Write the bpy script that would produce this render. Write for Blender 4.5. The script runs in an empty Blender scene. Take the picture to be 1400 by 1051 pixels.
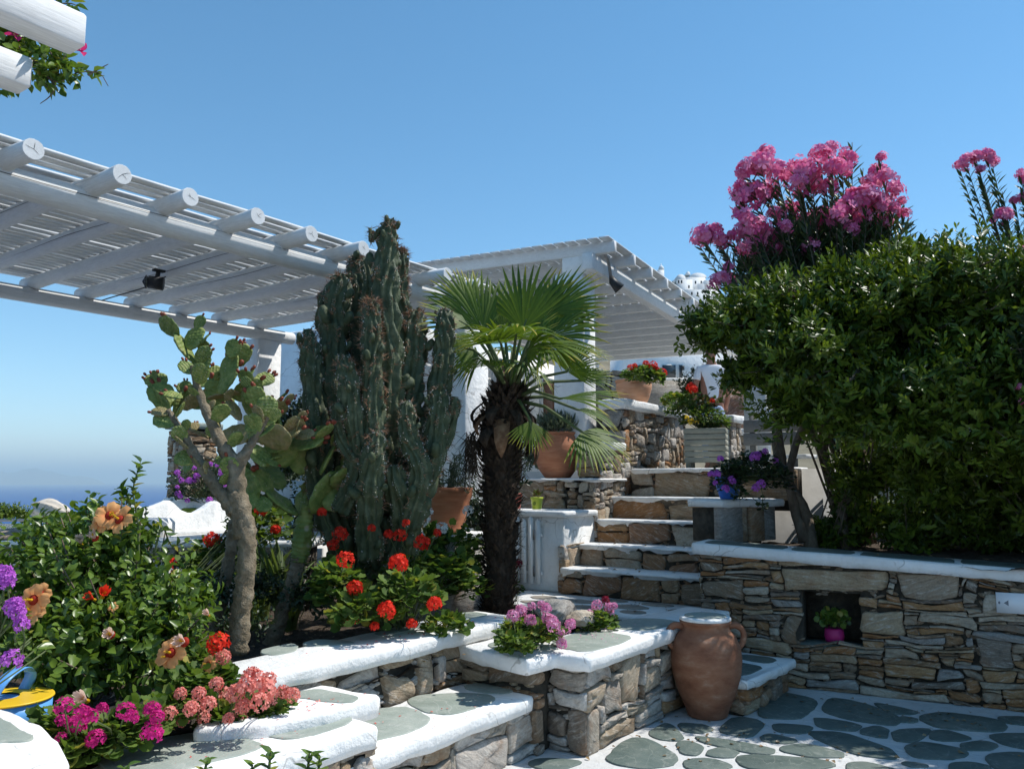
import bpy, math, random
import numpy as np
from mathutils import Vector, noise as mnoise
R=random.Random(7); NR=np.random.default_rng(7)
sc=bpy.context.scene
# ------------------------------------------------------------------ camera, light, exposure
F=1145.; TH=math.atan(131.5/F); AZ=math.radians(35.8); EYE=1.6
cam=bpy.data.cameras.new('camera'); camo=bpy.data.objects.new('camera',cam); sc.collection.objects.link(camo)
camo.location=(0,0,EYE); camo.rotation_euler=(math.radians(90)+TH,0,AZ-math.radians(90))
cam.sensor_width=36; cam.lens=36*F/1400; cam.clip_start=.05; cam.clip_end=200000
sc.camera=camo
SUNV=Vector((.50,-.40,1)).normalized()
SEL=math.asin(SUNV.z)
w=bpy.data.worlds.new('World'); sc.world=w; w.use_nodes=True
nt=w.node_tree; bg=nt.nodes['Background']
sky=nt.nodes.new('ShaderNodeTexSky'); sky.sky_type='NISHITA'; sky.sun_disc=False
sky.sun_elevation=SEL; sky.sun_rotation=math.atan2(SUNV.x,SUNV.y)
sky.altitude=0; sky.air_density=.85; sky.dust_density=.05; sky.ozone_density=2.5
hs=nt.nodes.new('ShaderNodeHueSaturation'); hs.inputs['Saturation'].default_value=1.18; hs.inputs['Hue'].default_value=.487
nt.links.new(sky.outputs[0],hs.inputs['Color']); nt.links.new(hs.outputs[0],bg.inputs[0]); bg.inputs[1].default_value=.135
sun=bpy.data.lights.new('sun','SUN'); sun.energy=3.9; sun.angle=math.radians(.5); sun.color=(1,.965,.91)
suno=bpy.data.objects.new('sun',sun); sc.collection.objects.link(suno)
suno.rotation_euler=SUNV.to_track_quat('Z','Y').to_euler(); suno.location=SUNV*30
sc.view_settings.view_transform='Standard'; sc.view_settings.look='None'; sc.view_settings.gamma=1
sc.view_settings.exposure=0.46; sc.view_settings.use_curve_mapping=False
sc.render.engine='CYCLES'
sc.cycles.max_bounces=6; sc.cycles.transparent_max_bounces=8
# ------------------------------------------------------------------ helpers
fw=(math.cos(AZ),math.sin(AZ)); rt=(math.sin(AZ),-math.cos(AZ))
def ray(px,py):
    x=(px-700)/F; y=-(py-525.5)/F; c,s=math.cos(TH),math.sin(TH); f=c-y*s
    return Vector((f*fw[0]+x*rt[0], f*fw[1]+x*rt[1], s+y*c))
def at(px,py,D):
    d=ray(px,py); t=D/(d.x*fw[0]+d.y*fw[1]); return Vector((t*d.x,t*d.y,EYE+t*d.z))
def onz(px,py,z):
    d=ray(px,py); t=(z-EYE)/d.z; return Vector((t*d.x,t*d.y,z))
def ony(px,py,Y):
    d=ray(px,py); t=Y/d.y; return Vector((t*d.x,Y,EYE+t*d.z))
def onx(px,py,X):
    d=ray(px,py); t=X/d.x; return Vector((X,t*d.y,EYE+t*d.z))
WT={}
def tagp(o,label=None,cat=None,group=None,kind=None):
    if label: o['label']=label
    if cat: o['category']=cat
    if group: o['group']=group
    if kind: o['kind']=kind
    return o
def thing(name,label,cat,loc,group=None):
    o=bpy.data.objects.new(name,None); sc.collection.objects.link(o); o.empty_display_size=.1
    o.location=loc; WT[o]=Vector(loc); return tagp(o,label,cat,group)
def link(name,me,parent=None,loc=None,rot=None,scale=None,mat=None):
    o=bpy.data.objects.new(name,me); sc.collection.objects.link(o)
    wl=Vector(loc) if loc is not None else Vector((0,0,0))
    if parent is not None:
        o.parent=parent; o.location=wl-WT[parent]
    else: o.location=wl
    WT[o]=wl
    if rot is not None: o.rotation_euler=rot
    if scale is not None: o.scale=(scale,)*3 if not hasattr(scale,'__len__') else scale
    return o
class G:
    def __init__(s): s.V=[];s.I=[];s.S=[];s.A=[];s.n=0
    def add(s,V,Fs,a=0.):
        V=np.asarray([tuple(v) for v in V],float).reshape(-1,3)
        s.V.append(V); s.I.append(np.array([i for f in Fs for i in f],np.int64)+s.n); s.S.append(np.array([len(f) for f in Fs],np.int64))
        s.A.append(np.full(len(V),a) if np.isscalar(a) else np.asarray(a,float)); s.n+=len(V); return s
    def inst(s,tv,tf,M,pos,a):
        tv=np.asarray(tv,float); N=len(pos); k=len(tv)
        V=np.einsum('nij,kj->nki',M,tv)+pos[:,None,:]
        fi=np.array([i for f in tf for i in f]); fs=np.array([len(f) for f in tf])
        s.V.append(V.reshape(-1,3)); s.I.append((fi[None,:]+(np.arange(N)*k)[:,None]).ravel()+s.n)
        s.S.append(np.tile(fs,N)); s.A.append(np.repeat(a,k) if np.ndim(a)==1 else np.asarray(a).ravel()); s.n+=N*k; return s
    def mesh(s,name,mat=None,smooth=False):
        me=bpy.data.meshes.new(name)
        V=np.concatenate(s.V); I=np.concatenate(s.I); S=np.concatenate(s.S); A=np.concatenate(s.A)
        me.vertices.add(len(V)); me.vertices.foreach_set('co',V.ravel().astype(np.float32))
        me.loops.add(len(I)); me.loops.foreach_set('vertex_index',I.astype(np.int32))
        me.polygons.add(len(S)); me.polygons.foreach_set('loop_start',np.concatenate([[0],np.cumsum(S)[:-1]]).astype(np.int32))
        at_=me.attributes.new('rnd','FLOAT','POINT'); at_.data.foreach_set('value',A.astype(np.float32))
        me.update(calc_edges=True); me.validate()
        if smooth: me.polygons.foreach_set('use_smooth',np.ones(len(me.polygons),bool))
        if mat: me.materials.append(mat)
        return me
    def build(s,name,mat,parent=None,smooth=False,**k):
        return link(name,s.mesh(name,mat,smooth),parent,**k)
def mats(d,up):
    """frames: columns side, along, normal"""
    d=d/np.maximum(np.linalg.norm(d,axis=1,keepdims=True),1e-9)
    x=np.cross(d,up); l=np.linalg.norm(x,axis=1,keepdims=True); x=np.where(l<1e-4,np.array([[1.,0,0]]),x/np.maximum(l,1e-9))
    n=np.cross(x,d); return np.stack([x,d,n],axis=2)
def box(g,c,sz,ex=(1,0),a=0,bev=.0):
    """box centred on c, size sz, horizontal axis ex; optional chamfer"""
    e=Vector((ex[0],ex[1],0)).normalized(); f=Vector((-e.y,e.x,0)); u=Vector((0,0,1)); c=Vector(c)
    hx,hy,hz=[q/2 for q in sz]
    if bev<=0:
        V=[c+e*(hx*i)+f*(hy*j)+u*(hz*k) for k in(-1,1) for i,j in((-1,-1),(1,-1),(1,1),(-1,1))]
        g.add(V,[(3,2,1,0),(4,5,6,7),(0,1,5,4),(1,2,6,5),(2,3,7,6),(3,0,4,7)],a); return
    b=bev; ring=lambda k,ins:[c+e*x+f*y+u*k for x,y in((-hx+ins,-hy+ins+b),(-hx+ins+b,-hy+ins),(hx-ins-b,-hy+ins),(hx-ins,-hy+ins+b),(hx-ins,hy-ins-b),(hx-ins-b,hy-ins),(-hx+ins+b,hy-ins),(-hx+ins,hy-ins-b))]
    V=ring(-hz,b*.7)+ring(-hz+b,0)+ring(hz-b,0)+ring(hz,b*.7)
    Fs=[tuple(range(7,-1,-1)),tuple(range(24,32))]
    for r in range(3):
        for i in range(8): Fs.append((r*8+i,r*8+(i+1)%8,r*8+8+(i+1)%8,r*8+8+i))
    g.add(V,Fs,a)
def tube(g,pts,rad,seg=8,a=0,nz=0,ribs=None,cap=True):
    pts=[Vector(p) for p in pts]; n=len(pts); V=[]
    prev=None
    for i,p in enumerate(pts):
        d=(pts[min(i+1,n-1)]-pts[max(i-1,0)]).normalized()
        if prev is None:
            prev=d.cross(Vector((0,0,1))) if abs(d.z)<.9 else d.cross(Vector((1,0,0)))
        x=(prev-d*prev.dot(d)).normalized(); prev=x; y=d.cross(x); r=rad[i] if hasattr(rad,'__len__') else rad
        for k in range(seg):
            t=2*math.pi*k/seg; rr=r
            if nz: rr*=1+nz*mnoise.noise((p+x*math.cos(t)*r*2+y*math.sin(t)*r*2)*(.8/max(r,.01)))
            if ribs: rr*=ribs(t,i,p)
            V.append(p+(x*math.cos(t)+y*math.sin(t))*rr)
    Fs=[(i*seg+k,i*seg+(k+1)%seg,(i+1)*seg+(k+1)%seg,(i+1)*seg+k) for i in range(n-1) for k in range(seg)]
    if cap: Fs+= [tuple(range(seg-1,-1,-1)),tuple((n-1)*seg+k for k in range(seg))]
    g.add(V,Fs,a)
def curve(ctrl,n):
    """Catmull-Rom through control points (tuples of any length)"""
    P=[np.array(c,float) for c in ctrl]; P=[2*P[0]-P[1]]+P+[2*P[-1]-P[-2]]; out=[]; m=len(P)-3
    for i in range(n):
        u=i/(n-1)*m; k=min(int(u),m-1); t=u-k; a,b,c,d=P[k:k+4]
        out.append(.5*((2*b)+(-a+c)*t+(2*a-5*b+4*c-d)*t*t+(-a+3*b-3*c+d)*t**3))
    return out
def lathe(g,prof,c=(0,0,0),seg=40,a=0,wob=0):
    V=[];c=Vector(c)
    for r,z in prof:
        for k in range(seg):
            t=2*math.pi*k/seg; rr=r*(1+wob*mnoise.noise(Vector((math.cos(t),math.sin(t),z*6))))
            V.append(c+Vector((rr*math.cos(t),rr*math.sin(t),z)))
    n=len(prof); Fs=[(i*seg+k,i*seg+(k+1)%seg,(i+1)*seg+(k+1)%seg,(i+1)*seg+k) for i in range(n-1) for k in range(seg)]
    Fs+=[tuple(range(seg-1,-1,-1)),tuple((n-1)*seg+k for k in range(seg))]
    g.add(V,Fs,a)
def chaikin(p,it=1,q=.25):
    for _ in range(it):
        o=[]
        for i in range(len(p)):
            a=Vector(p[i]);b=Vector(p[(i+1)%len(p)]); o+= [a.lerp(b,q),a.lerp(b,1-q)]
        p=o
    return [Vector(v) for v in p]
def ccw(p):
    A=sum(p[i][0]*p[(i+1)%len(p)][1]-p[(i+1)%len(p)][0]*p[i][1] for i in range(len(p)))
    return list(p) if A>0 else list(p)[::-1]
def inset(p,d):
    n=len(p);o=[]
    for i in range(n):
        a,b,c=p[i-1],p[i],p[(i+1)%n]; u=(b-a).normalized(); v=(c-b).normalized()
        m=Vector((-(u.y+v.y),u.x+v.x)); 
        if m.length<1e-6: m=Vector((-u.y,u.x))
        m.normalize(); k=max(.4,m.dot(Vector((-u.y,u.x)))); o.append(b+m*(d/k))
    return o
def n2(p,s,seed=0): return mnoise.noise(Vector((p[0]*s+seed,p[1]*s-seed,seed*1.7)))
def densify(p,step,wob,seed,cr=.025):
    q=[]
    P=[]
    for i in range(len(p)):   # round corners by a short cut
        a,b,c=Vector(p[i-1]),Vector(p[i]),Vector(p[(i+1)%len(p)])
        d1=min(cr,(a-b).length*.3); d2=min(cr,(c-b).length*.3); s=b+(a-b).normalized()*d1; e=b+(c-b).normalized()*d2
        P+=[s,(s+e+b*2)/4,e]
    for i in range(len(P)):
        a,b=P[i],P[(i+1)%len(P)]; L=(b-a).length; m=max(1,int(L/step))
        for k in range(m): q.append(a.lerp(b,k/m))
    n=len(q); out=[]
    for i in range(n):
        t=(q[(i+1)%n]-q[i-1]); t=Vector((-t.y,t.x)); t=t.normalized() if t.length>0 else t
        out.append(q[i]+t*(wob*(n2(q[i],5,seed)+.5*n2(q[i],17,seed))))
    return out
def coping(name,parent,poly,z,th,mat,wob=.012,zf=None,seed=0,low=.004,label=None,step=.07):
    p=densify(ccw([Vector(v[:2]) for v in poly]),step,wob,seed)
    zf=zf or (lambda v:z); g=G(); V=[];n=len(p)
    rings=[(0.004,-th,1),(0,-th*.55,0),(-.002,-.022,0),(.003,-.008,0),(.012,0,0)]
    for ins,dz,lo in rings:
        q=inset(p,ins) if ins else p
        for v,b in zip(q,p):
            zz=zf(b)+dz
            if lo: zz+=low*3*n2(b,9,seed+5)+low*2*n2(b,25,seed)
            else: zz+=.005*n2(b,7,seed+2)+.003*n2(b,31,seed+2)
            V.append((v.x,v.y,zz))
    Fs=[(r*n+i,r*n+(i+1)%n,(r+1)*n+(i+1)%n,(r+1)*n+i) for r in range(len(rings)-1) for i in range(n)]
    Fs+=[tuple(range(n-1,-1,-1)),tuple((len(rings)-1)*n+i for i in range(n))]
    g.add(V,Fs); o=g.build(name,mat,parent,smooth=False)
    for f in o.data.polygons:
        if len(f.vertices)==4: f.use_smooth=True
    if label: o['label']=label
    return o
def flag(parent,poly,z,mat,h=.005,name='flagstone',zf=None,it=2,grow=0):
    p=ccw([Vector(v[:2]) for v in poly])
    if grow: p=inset(p,-grow)
    p=chaikin(p,it,.2)
    p=[v+Vector((n2(v,30,3)+n2(v,11,4),n2(v,30,9)+n2(v,11,2)))*.008 for v in p]
    n=len(p); g=G(); q=inset(p,.008); zf=zf or (lambda v:z)
    V=[(v.x,v.y,zf(v)-.01) for v in p]+[(v.x,v.y,zf(v)+h*.6) for v in p]+[(v.x,v.y,zf(v)+h) for v in q]
    Fs=[(r*n+i,r*n+(i+1)%n,(r+1)*n+(i+1)%n,(r+1)*n+i) for r in range(2) for i in range(n)]+[tuple(2*n+i for i in range(n))]
    return g.add(V,Fs).build(name,mat,parent)
def prism(g,poly,z0,z1,a=0):
    p=ccw([Vector(v[:2]) for v in poly]); n=len(p)
    f0=z0 if callable(z0) else (lambda v:z0); f1=z1 if callable(z1) else (lambda v:z1)
    V=[(v.x,v.y,f0(v)) for v in p]+[(v.x,v.y,f1(v)) for v in p]
    g.add(V,[(i,(i+1)%n,n+(i+1)%n,n+i) for i in range(n)]+[tuple(range(n-1,-1,-1)),tuple(range(n,2*n))],a)
def rubble(root,O,e,nrm,S,zb,zt,mat,holes=(),specials=(),cs=.036,cz=.024,wr=(3,11),hr=(2,6),seed=1,gap=.004,depth=.07,big=.12,dj=.018,name='stone',wf=1.0):
    """fills the face s in 0..S, z in zb..zt(s) with separate stones"""
    r=random.Random(seed); O=Vector(O); e=Vector((e[0],e[1],0)).normalized(); nn=Vector((nrm[0],nrm[1],0)).normalized()
    zt_=zt if callable(zt) else (lambda s:zt); zm=max(zt_(S*k/20) for k in range(21))
    ns=max(1,round(S/cs)); nz=max(1,round((zm-zb)/cz)); cs=S/ns; cz=(zm-zb)/nz
    occ=[[zb+(j+.45)*cz>zt_((i+.5)*cs) for i in range(ns)] for j in range(nz)]
    for s0,z0,s1,z1 in holes:
        for j in range(nz):
            for i in range(ns):
                if s0<(i+.5)*cs<s1 and z0<zb+(j+.5)*cz<z1: occ[j][i]=True
    cells=[]
    for s0,z0,s1,z1 in specials:
        i0,i1=max(0,round(s0/cs)),min(ns,round(s1/cs)); j0,j1=max(0,round((z0-zb)/cz)),min(nz,round((z1-zb)/cz))
        if i1<=i0 or j1<=j0: continue
        for j in range(j0,j1):
            for i in range(i0,i1): occ[j][i]=True
        cells.append((i0,j0,i1,j1))
    for j in range(nz):
        i=0
        while i<ns:
            if occ[j][i]: i+=1; continue
            if r.random()<big: W,Hh=r.randint(wr[1]-1,int(wr[1]*1.5)),r.randint(hr[1]-1,int(hr[1]*1.6))
            else:
                W=r.randint(*wr); Hh=r.randint(*hr)
                if r.random()<.45: Hh=max(hr[0],min(Hh,W//3))
            k=0
            while k<W and i+k<ns and not occ[j][i+k]: k+=1
            W=k; h=0
            rest=0
            while i+W+rest<ns and not occ[j][i+W+rest] and rest<2: rest+=1
            if rest==1: W+=1
            while h<Hh and j+h<nz and all(not occ[j+h][i+k] for k in range(W)): h+=1
            if j+h==nz-1 and all(not occ[j+h][i+k] for k in range(W)): h+=1
            for y in range(j,j+h):
                for x in range(i,i+W): occ[y][x]=True
            cells.append((i,j,i+W,j+h)); i+=W
    me_=[]
    for (i0,j0,i1,j1) in cells:
        s0,s1,z0,z1=i0*cs,i1*cs,zb+j0*cz,zb+j1*cz; w_,h_=s1-s0,z1-z0; m=min(w_,h_)
        c=[(s0,z0),(s1,z0),(s1,z1),(s0,z1)]
        jx=[(r.uniform(-.06,.32)*m*(1 if q in(0,3) else -1)*(r.random()<.5), r.uniform(-.04,.30)*m*(1 if q in(0,1) else -1)*(r.random()<.42)) for q in range(4)]
        c=[Vector((a+dx,b+dz)) for (a,b),(dx,dz) in zip(c,jx)]
        P=[]
        for q in range(4):
            a,b=c[q],c[(q+1)%4]; L=(b-a).length; k=3 if L>.2 else 2
            pv=c[q-1]; cut=min(.3*m,.03)
            P.append(a+(pv-a).normalized()*cut*r.uniform(.2,1)); P.append(a+(b-a).normalized()*cut*r.uniform(.2,1))
            for t in range(1,k): P.append(a.lerp(b,t/k+r.uniform(-.08,.08)))
        cen=sum(P,Vector((0,0)))/len(P)
        edge=lambda p: min(1,min(p.x,S-p.x)/.05)
        Q=[]
        for p in P:
            wx=mnoise.noise(Vector((p.x*4.1,p.y*6,seed)))*.044*wf*max(0,edge(p))+mnoise.noise(Vector((p.x*23,p.y*23,seed+3)))*.013*wf*max(0,edge(p))
            wz=mnoise.noise(Vector((p.x*3.3,p.y*5,seed+9)))*.050*wf*(0 if (j0==0 and p.y<zb+.01) else 1)+mnoise.noise(Vector((p.x*21,p.y*21,seed+5)))*.013*wf
            Q.append(p+Vector((wx,wz)))
        Q=inset([Vector(v) for v in Q],gap*.5*r.uniform(.7,1.5))
        d0=r.uniform(-.3,1)*dj; tilt=(r.uniform(-1,1)*.06,r.uniform(-1,1)*.08)
        cen=sum(Q,Vector((0,0)))/len(Q)
        dep=lambda p,f:d0+tilt[0]*(p.x-cen.x)+tilt[1]*(p.y-cen.y)+f
        mid=[p.lerp(cen,.09) for p in Q]; inn=[p.lerp(cen,.6) for p in Q]
        pr=min(.009,m*.12)
        rows=[(Q,-depth,0),(Q,-pr,.004),(mid,0,.004),(inn,.2*pr,.010)]
        V=[];n=len(Q)
        for ring,f,nz_ in rows:
            for p in ring:
                d=dep(p,f)+ (r.uniform(-1,1)*nz_ if nz_ else 0)
                V.append(O+e*p.x+nn*d+Vector((0,0,p.y)))
        V.append(O+e*cen.x+nn*dep(cen,.3*pr)+Vector((0,0,cen.y)))
        cpos=V[-1].copy(); V=[v-cpos for v in V]
        Fs=[(a*n+i,a*n+(i+1)%n,(a+1)*n+(i+1)%n,(a+1)*n+i) for a in range(3) for i in range(n)]+[(3*n+i,3*n+(i+1)%n,4*n) for i in range(n)]
        if e.cross(Vector((0,0,1))).dot(nn)<0: Fs=[f[::-1] for f in Fs]
        G().add(V,Fs).build(name,mat(r) if callable(mat) else mat,root,loc=cpos)
    V=[];A_=[]; pos=[];M=[]
    npb=int(S*(zm-zb)*230)
    for _ in range(npb):
        s=r.uniform(.01,S-.01); z=r.uniform(zb+.01,zt_(s)-.015)
        if any(a-.01<s<c+.01 and b_-.01<z<d_+.01 for a,b_,c,d_ in holes): continue
        w_,h_=r.uniform(.02,.06),r.uniform(.008,.024); an=r.gauss(0,.3); ca,sa_=math.cos(an),math.sin(an); f=-.026+r.uniform(0,.016)
        pts=[(math.cos(t)*w_*r.uniform(.8,1),math.sin(t)*h_*r.uniform(.75,1)) for t in [k*math.pi/3+.3 for k in range(6)]]
        c=O+e*s+Vector((0,0,z))
        out=[c+e*(x*ca-y*sa_)+Vector((0,0,x*sa_+y*ca))+nn*(f-.02) for x,y in pts]; inn=[c+e*(x*ca-y*sa_)*.75+Vector((0,0,(x*sa_+y*ca)*.75))+nn*f for x,y in pts]; k=len(V); V+=out+inn
        M+=[(k+i,k+(i+1)%6,k+6+(i+1)%6,k+6+i) for i in range(6)]+[tuple(k+6+i for i in range(6))]
    if V:
        if e.cross(Vector((0,0,1))).dot(nn)<0: M=[f[::-1] for f in M]
        tagp(G().add(V,M).build('joint_pebbles',mat(r) if callable(mat) else mat,root),kind='stuff')
    return len(cells)
# ------------------------------------------------------------------ materials
class NB:
    def __init__(s,name):
        s.m=bpy.data.materials.new(name); s.m.use_nodes=True; s.t=s.m.node_tree; s.b=s.t.nodes['Principled BSDF']; s.out=s.t.nodes['Material Output']
    def n(s,t,**k):
        x=s.t.nodes.new(t)
        for a,v in k.items():
            if a.startswith('i_'): x.inputs[a[2:].replace('_',' ')].default_value=v
            else: setattr(x,a,v)
        return x
    def l(s,a,b): s.t.links.new(a,b)
    def co(s,scale=(1,1,1),rand=0,rot=(0,0,0),obj=True):
        src=s.n('ShaderNodeTexCoord').outputs['Object'] if obj else s.n('ShaderNodeNewGeometry').outputs['Position']
        if rand:
            oi=s.n('ShaderNodeObjectInfo'); mu=s.n('ShaderNodeMath',operation='MULTIPLY'); s.l(oi.outputs['Random'],mu.inputs[0]); mu.inputs[1].default_value=rand
            ad=s.n('ShaderNodeVectorMath',operation='ADD'); s.l(src,ad.inputs[0]); s.l(mu.outputs[0],ad.inputs[1]); src=ad.outputs[0]
        mp=s.n('ShaderNodeMapping'); mp.inputs['Scale'].default_value=scale; mp.inputs['Rotation'].default_value=rot; s.l(src,mp.inputs[0]); return mp.outputs[0]
    def noise(s,vec,scale,detail=4,rough=.55,dist=0):
        x=s.n('ShaderNodeTexNoise'); x.inputs['Scale'].default_value=scale; x.inputs['Detail'].default_value=detail; x.inputs['Roughness'].default_value=rough; x.inputs['Distortion'].default_value=dist; s.l(vec,x.inputs['Vector']); return x.outputs['Fac']
    def ramp(s,fac,stops,interp='LINEAR'):
        x=s.n('ShaderNodeValToRGB'); cr=x.color_ramp; cr.interpolation=interp
        while len(cr.elements)<len(stops): cr.elements.new(.5)
        for e,(p,c) in zip(cr.elements,stops): e.position=p; e.color=(c,c,c,1) if not hasattr(c,'__len__') else (*c,1)
        if fac is not None: s.l(fac,x.inputs[0])
        return x.outputs[0]
    def mix(s,f,a,b,mode='MIX'):
        x=s.n('ShaderNodeMix',data_type='RGBA',blend_type=mode)
        for v,i in((f,0),(a,6),(b,7)):
            if hasattr(v,'is_linked') or hasattr(v,'links'): s.l(v,x.inputs[i])
            elif i==0: x.inputs[0].default_value=v
            else: x.inputs[i].default_value=(*v,1) if hasattr(v,'__len__') else (v,v,v,1)
        return x.outputs[2]
    def bump(s,h,strength,dist=.01,prev=None):
        x=s.n('ShaderNodeBump'); x.inputs['Strength'].default_value=strength; x.inputs['Distance'].default_value=dist; s.l(h,x.inputs['Height'])
        if prev: s.l(prev,x.inputs['Normal'])
        return x.outputs[0]
    def fin(s,col=None,rough=.8,normal=None,spec=.3):
        if col is not None:
            if hasattr(col,'__len__'): s.b.inputs['Base Color'].default_value=(*col,1)
            else: s.l(col,s.b.inputs['Base Color'])
        if hasattr(rough,'links'): s.l(rough,s.b.inputs['Roughness'])
        else: s.b.inputs['Roughness'].default_value=rough
        s.b.inputs['Specular IOR Level'].default_value=spec
        if normal: s.l(normal,s.b.inputs['Normal'])
        return s.m
def m_white(name='whitewash',dirt=.35,k=1.):
    b=NB(name); v=b.co(obj=False); big=b.noise(v,2.3,5,.65); fine=b.noise(v,45,6,.7); mid=b.noise(v,14,4,.6)
    c=b.ramp(big,[(.3,(.73*k,.73*k,.71*k)),(.6,(.83*k,.83*k,.81*k))]); c=b.mix(b.ramp(mid,[(.55,0.),(.8,dirt)]),c,(.55,.53,.48))
    vo=b.n('ShaderNodeTexVoronoi',feature='DISTANCE_TO_EDGE'); vo.inputs['Scale'].default_value=2.1; mv=b.n('ShaderNodeVectorMath',operation='MULTIPLY_ADD'); nx_=b.n('ShaderNodeTexNoise'); nx_.inputs['Scale'].default_value=5; b.l(v,nx_.inputs['Vector']); b.l(nx_.outputs['Color'],mv.inputs[0]); mv.inputs[1].default_value=(.25,.25,.25); b.l(v,mv.inputs[2]); b.l(mv.outputs[0],vo.inputs['Vector'])
    ck=b.mix(b.ramp(big,[(.48,0.),(.56,1.)]),(0,0,0),b.ramp(vo.outputs['Distance'],[(.0,.65),(.012,0.)])); c=b.mix(ck,c,(.30,.28,.25))
    gr=b.noise(b.co((1,1,.35),obj=False),7,6,.75); c=b.mix(b.ramp(gr,[(.55,0.),(.75,dirt*.9)]),c,(.50,.49,.46))
    nm=b.bump(fine,.5,.006); nm=b.bump(mid,.7,.02,nm); return b.fin(c,.85,nm,.2)
def m_wood(name,base,dark,stretch=(2,2,2),crack=.0,rough=.6):
    b=NB(name); v=b.co((3,3,3),rand=40); v2=b.co(stretch,rand=40); g=b.noise(v2,9,6,.65); st=b.noise(v,1.6,4)
    c=b.mix(b.ramp(g,[(.35,0.),(.75,1.)]),base,dark); c=b.mix(b.ramp(st,[(.5,0.),(.8,.25)]),c,tuple(x*.6 for x in dark))
    nm=b.bump(g,.35,.004)
    return b.fin(c,rough,nm,.3)
def m_stone(name,cols,rust=.5,tint=1.):
    b=NB(name); oi=b.n('ShaderNodeObjectInfo'); r=oi.outputs['Random']
    base=b.ramp(r,[(i/len(cols),tuple(x*tint for x in c)) for i,c in enumerate(cols)],'CONSTANT')
    tl=b.n('ShaderNodeMath',operation='MULTIPLY'); b.l(r,tl.inputs[0]); tl.inputs[1].default_value=71.
    src=b.n('ShaderNodeNewGeometry').outputs['Position']; ad=b.n('ShaderNodeVectorMath',operation='ADD'); b.l(src,ad.inputs[0]); b.l(tl.outputs[0],ad.inputs[1])
    vr=b.n('ShaderNodeVectorRotate',rotation_type='EULER_XYZ'); b.l(src,vr.inputs['Vector'])
    fr=b.n('ShaderNodeMath',operation='FRACT'); b.l(tl.outputs[0],fr.inputs[0]); mr=b.n('ShaderNodeMapRange'); b.l(fr.outputs[0],mr.inputs[0]); mr.inputs[3].default_value=-.6; mr.inputs[4].default_value=.6
    cb=b.n('ShaderNodeCombineXYZ'); b.l(mr.outputs[0],cb.inputs[0]); b.l(mr.outputs[0],cb.inputs[1]); b.l(cb.outputs[0],vr.inputs['Rotation']); b.l(ad.outputs[0],vr.inputs['Vector'])
    mp=b.n('ShaderNodeMapping'); mp.inputs['Scale'].default_value=(4,4,24); b.l(vr.outputs[0],mp.inputs[0])
    stv=mp.outputs[0]; st=b.noise(stv,2.2,7,.72,.6)
    bl=b.noise(ad.outputs[0],6,5,.6); fn=b.noise(ad.outputs[0],60,5,.7)
    c=b.mix(b.ramp(st,[(.3,.75),(.5,0.)]),base,b.mix(1.,base,(.5,.46,.43),'MULTIPLY'))
    c=b.mix(b.ramp(st,[(.53,0.),(.68,.8)]),c,(.62,.58,.51))
    c=b.mix(b.ramp(bl,[(.5,0.),(.68,rust)]),c,(.30,.155,.07))
    c=b.mix(b.ramp(b.noise(ad.outputs[0],17,4,.6),[(.56,0.),(.75,.55)]),c,(.12,.11,.10))
    c=b.mix(b.ramp(fn,[(.3,.5),(.6,0.)]),c,b.mix(1.,c,.45,'MULTIPLY'))
    nm=b.bump(fn,.35,.004); nm=b.bump(st,.9,.016,nm); nm=b.bump(bl,.5,.02,nm)
    return b.fin(c,.82,nm,.25)
def m_plain(name,cols,scale=8,rough=.8,bmp=.3,bd=.006,rand=0,spec=.3,stretch=(1,1,1)):
    b=NB(name); v=b.co(stretch,rand=rand); n=b.noise(v,scale,6,.62)
    c=b.ramp(n,[(.28+.44*i/max(1,len(cols)-1),x) for i,x in enumerate(cols)]); f=b.noise(v,scale*6,4)
    nm=b.bump(f,bmp*.6,bd*.5); nm=b.bump(n,bmp,bd*2,nm); return b.fin(c,rough,nm,spec)
def m_leaf(name,dark,light,tip=None,rough=.42,trans=.35,spec=.45,rng=(0,1),tt=(1.5,1.5,.7)):
    b=NB(name); a=b.n('ShaderNodeAttribute',attribute_name='rnd').outputs['Fac']
    st=[(rng[0],dark),(rng[1]*.8,light)]
    if tip: st=[(0,dark),(.55,light),(.9,light),(1.,tip)]
    c=b.ramp(a,st); v=b.co((1,1,1)); n=b.noise(v,30,3); c=b.mix(b.ramp(n,[(.3,.35),(.6,0.)]),c,b.mix(1.,c,.6,'MULTIPLY'))
    b.fin(c,rough,None,spec); t=b.n('ShaderNodeBsdfTranslucent'); b.l(b.mix(1.,c,tt,'MULTIPLY'),t.inputs[0])
    ms=b.n('ShaderNodeMixShader'); ms.inputs[0].default_value=trans; b.l(b.b.outputs[0],ms.inputs[1]); b.l(t.outputs[0],ms.inputs[2]); b.l(ms.outputs[0],b.out.inputs[0]); return b.m
WHITE=m_white(); WHITEP=m_white('trodden_shade_whitewash',.6,.72); WHITEW=m_white('whitewash_worn',.55)  # patio whitewash: trodden, and darkened to deepen the shade lying on it
PAINT=m_wood('white_painted_wood',(.78,.78,.76),(.62,.62,.60),(14,1.2,14)); PAINTX=m_wood('white_painted_wood_long',(.78,.78,.76),(.60,.60,.58),(1.2,14,14)); PAINTV=m_wood('white_painted_post',(.8,.8,.78),(.72,.72,.7),(9,9,1))
SLATW=m_wood('white_slat_wood',(.76,.76,.74),(.55,.55,.53),(.8,18,18),rough=.7)
CRACK=m_plain('dark_crack',[(.03,.028,.025),(.06,.055,.05)])
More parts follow.
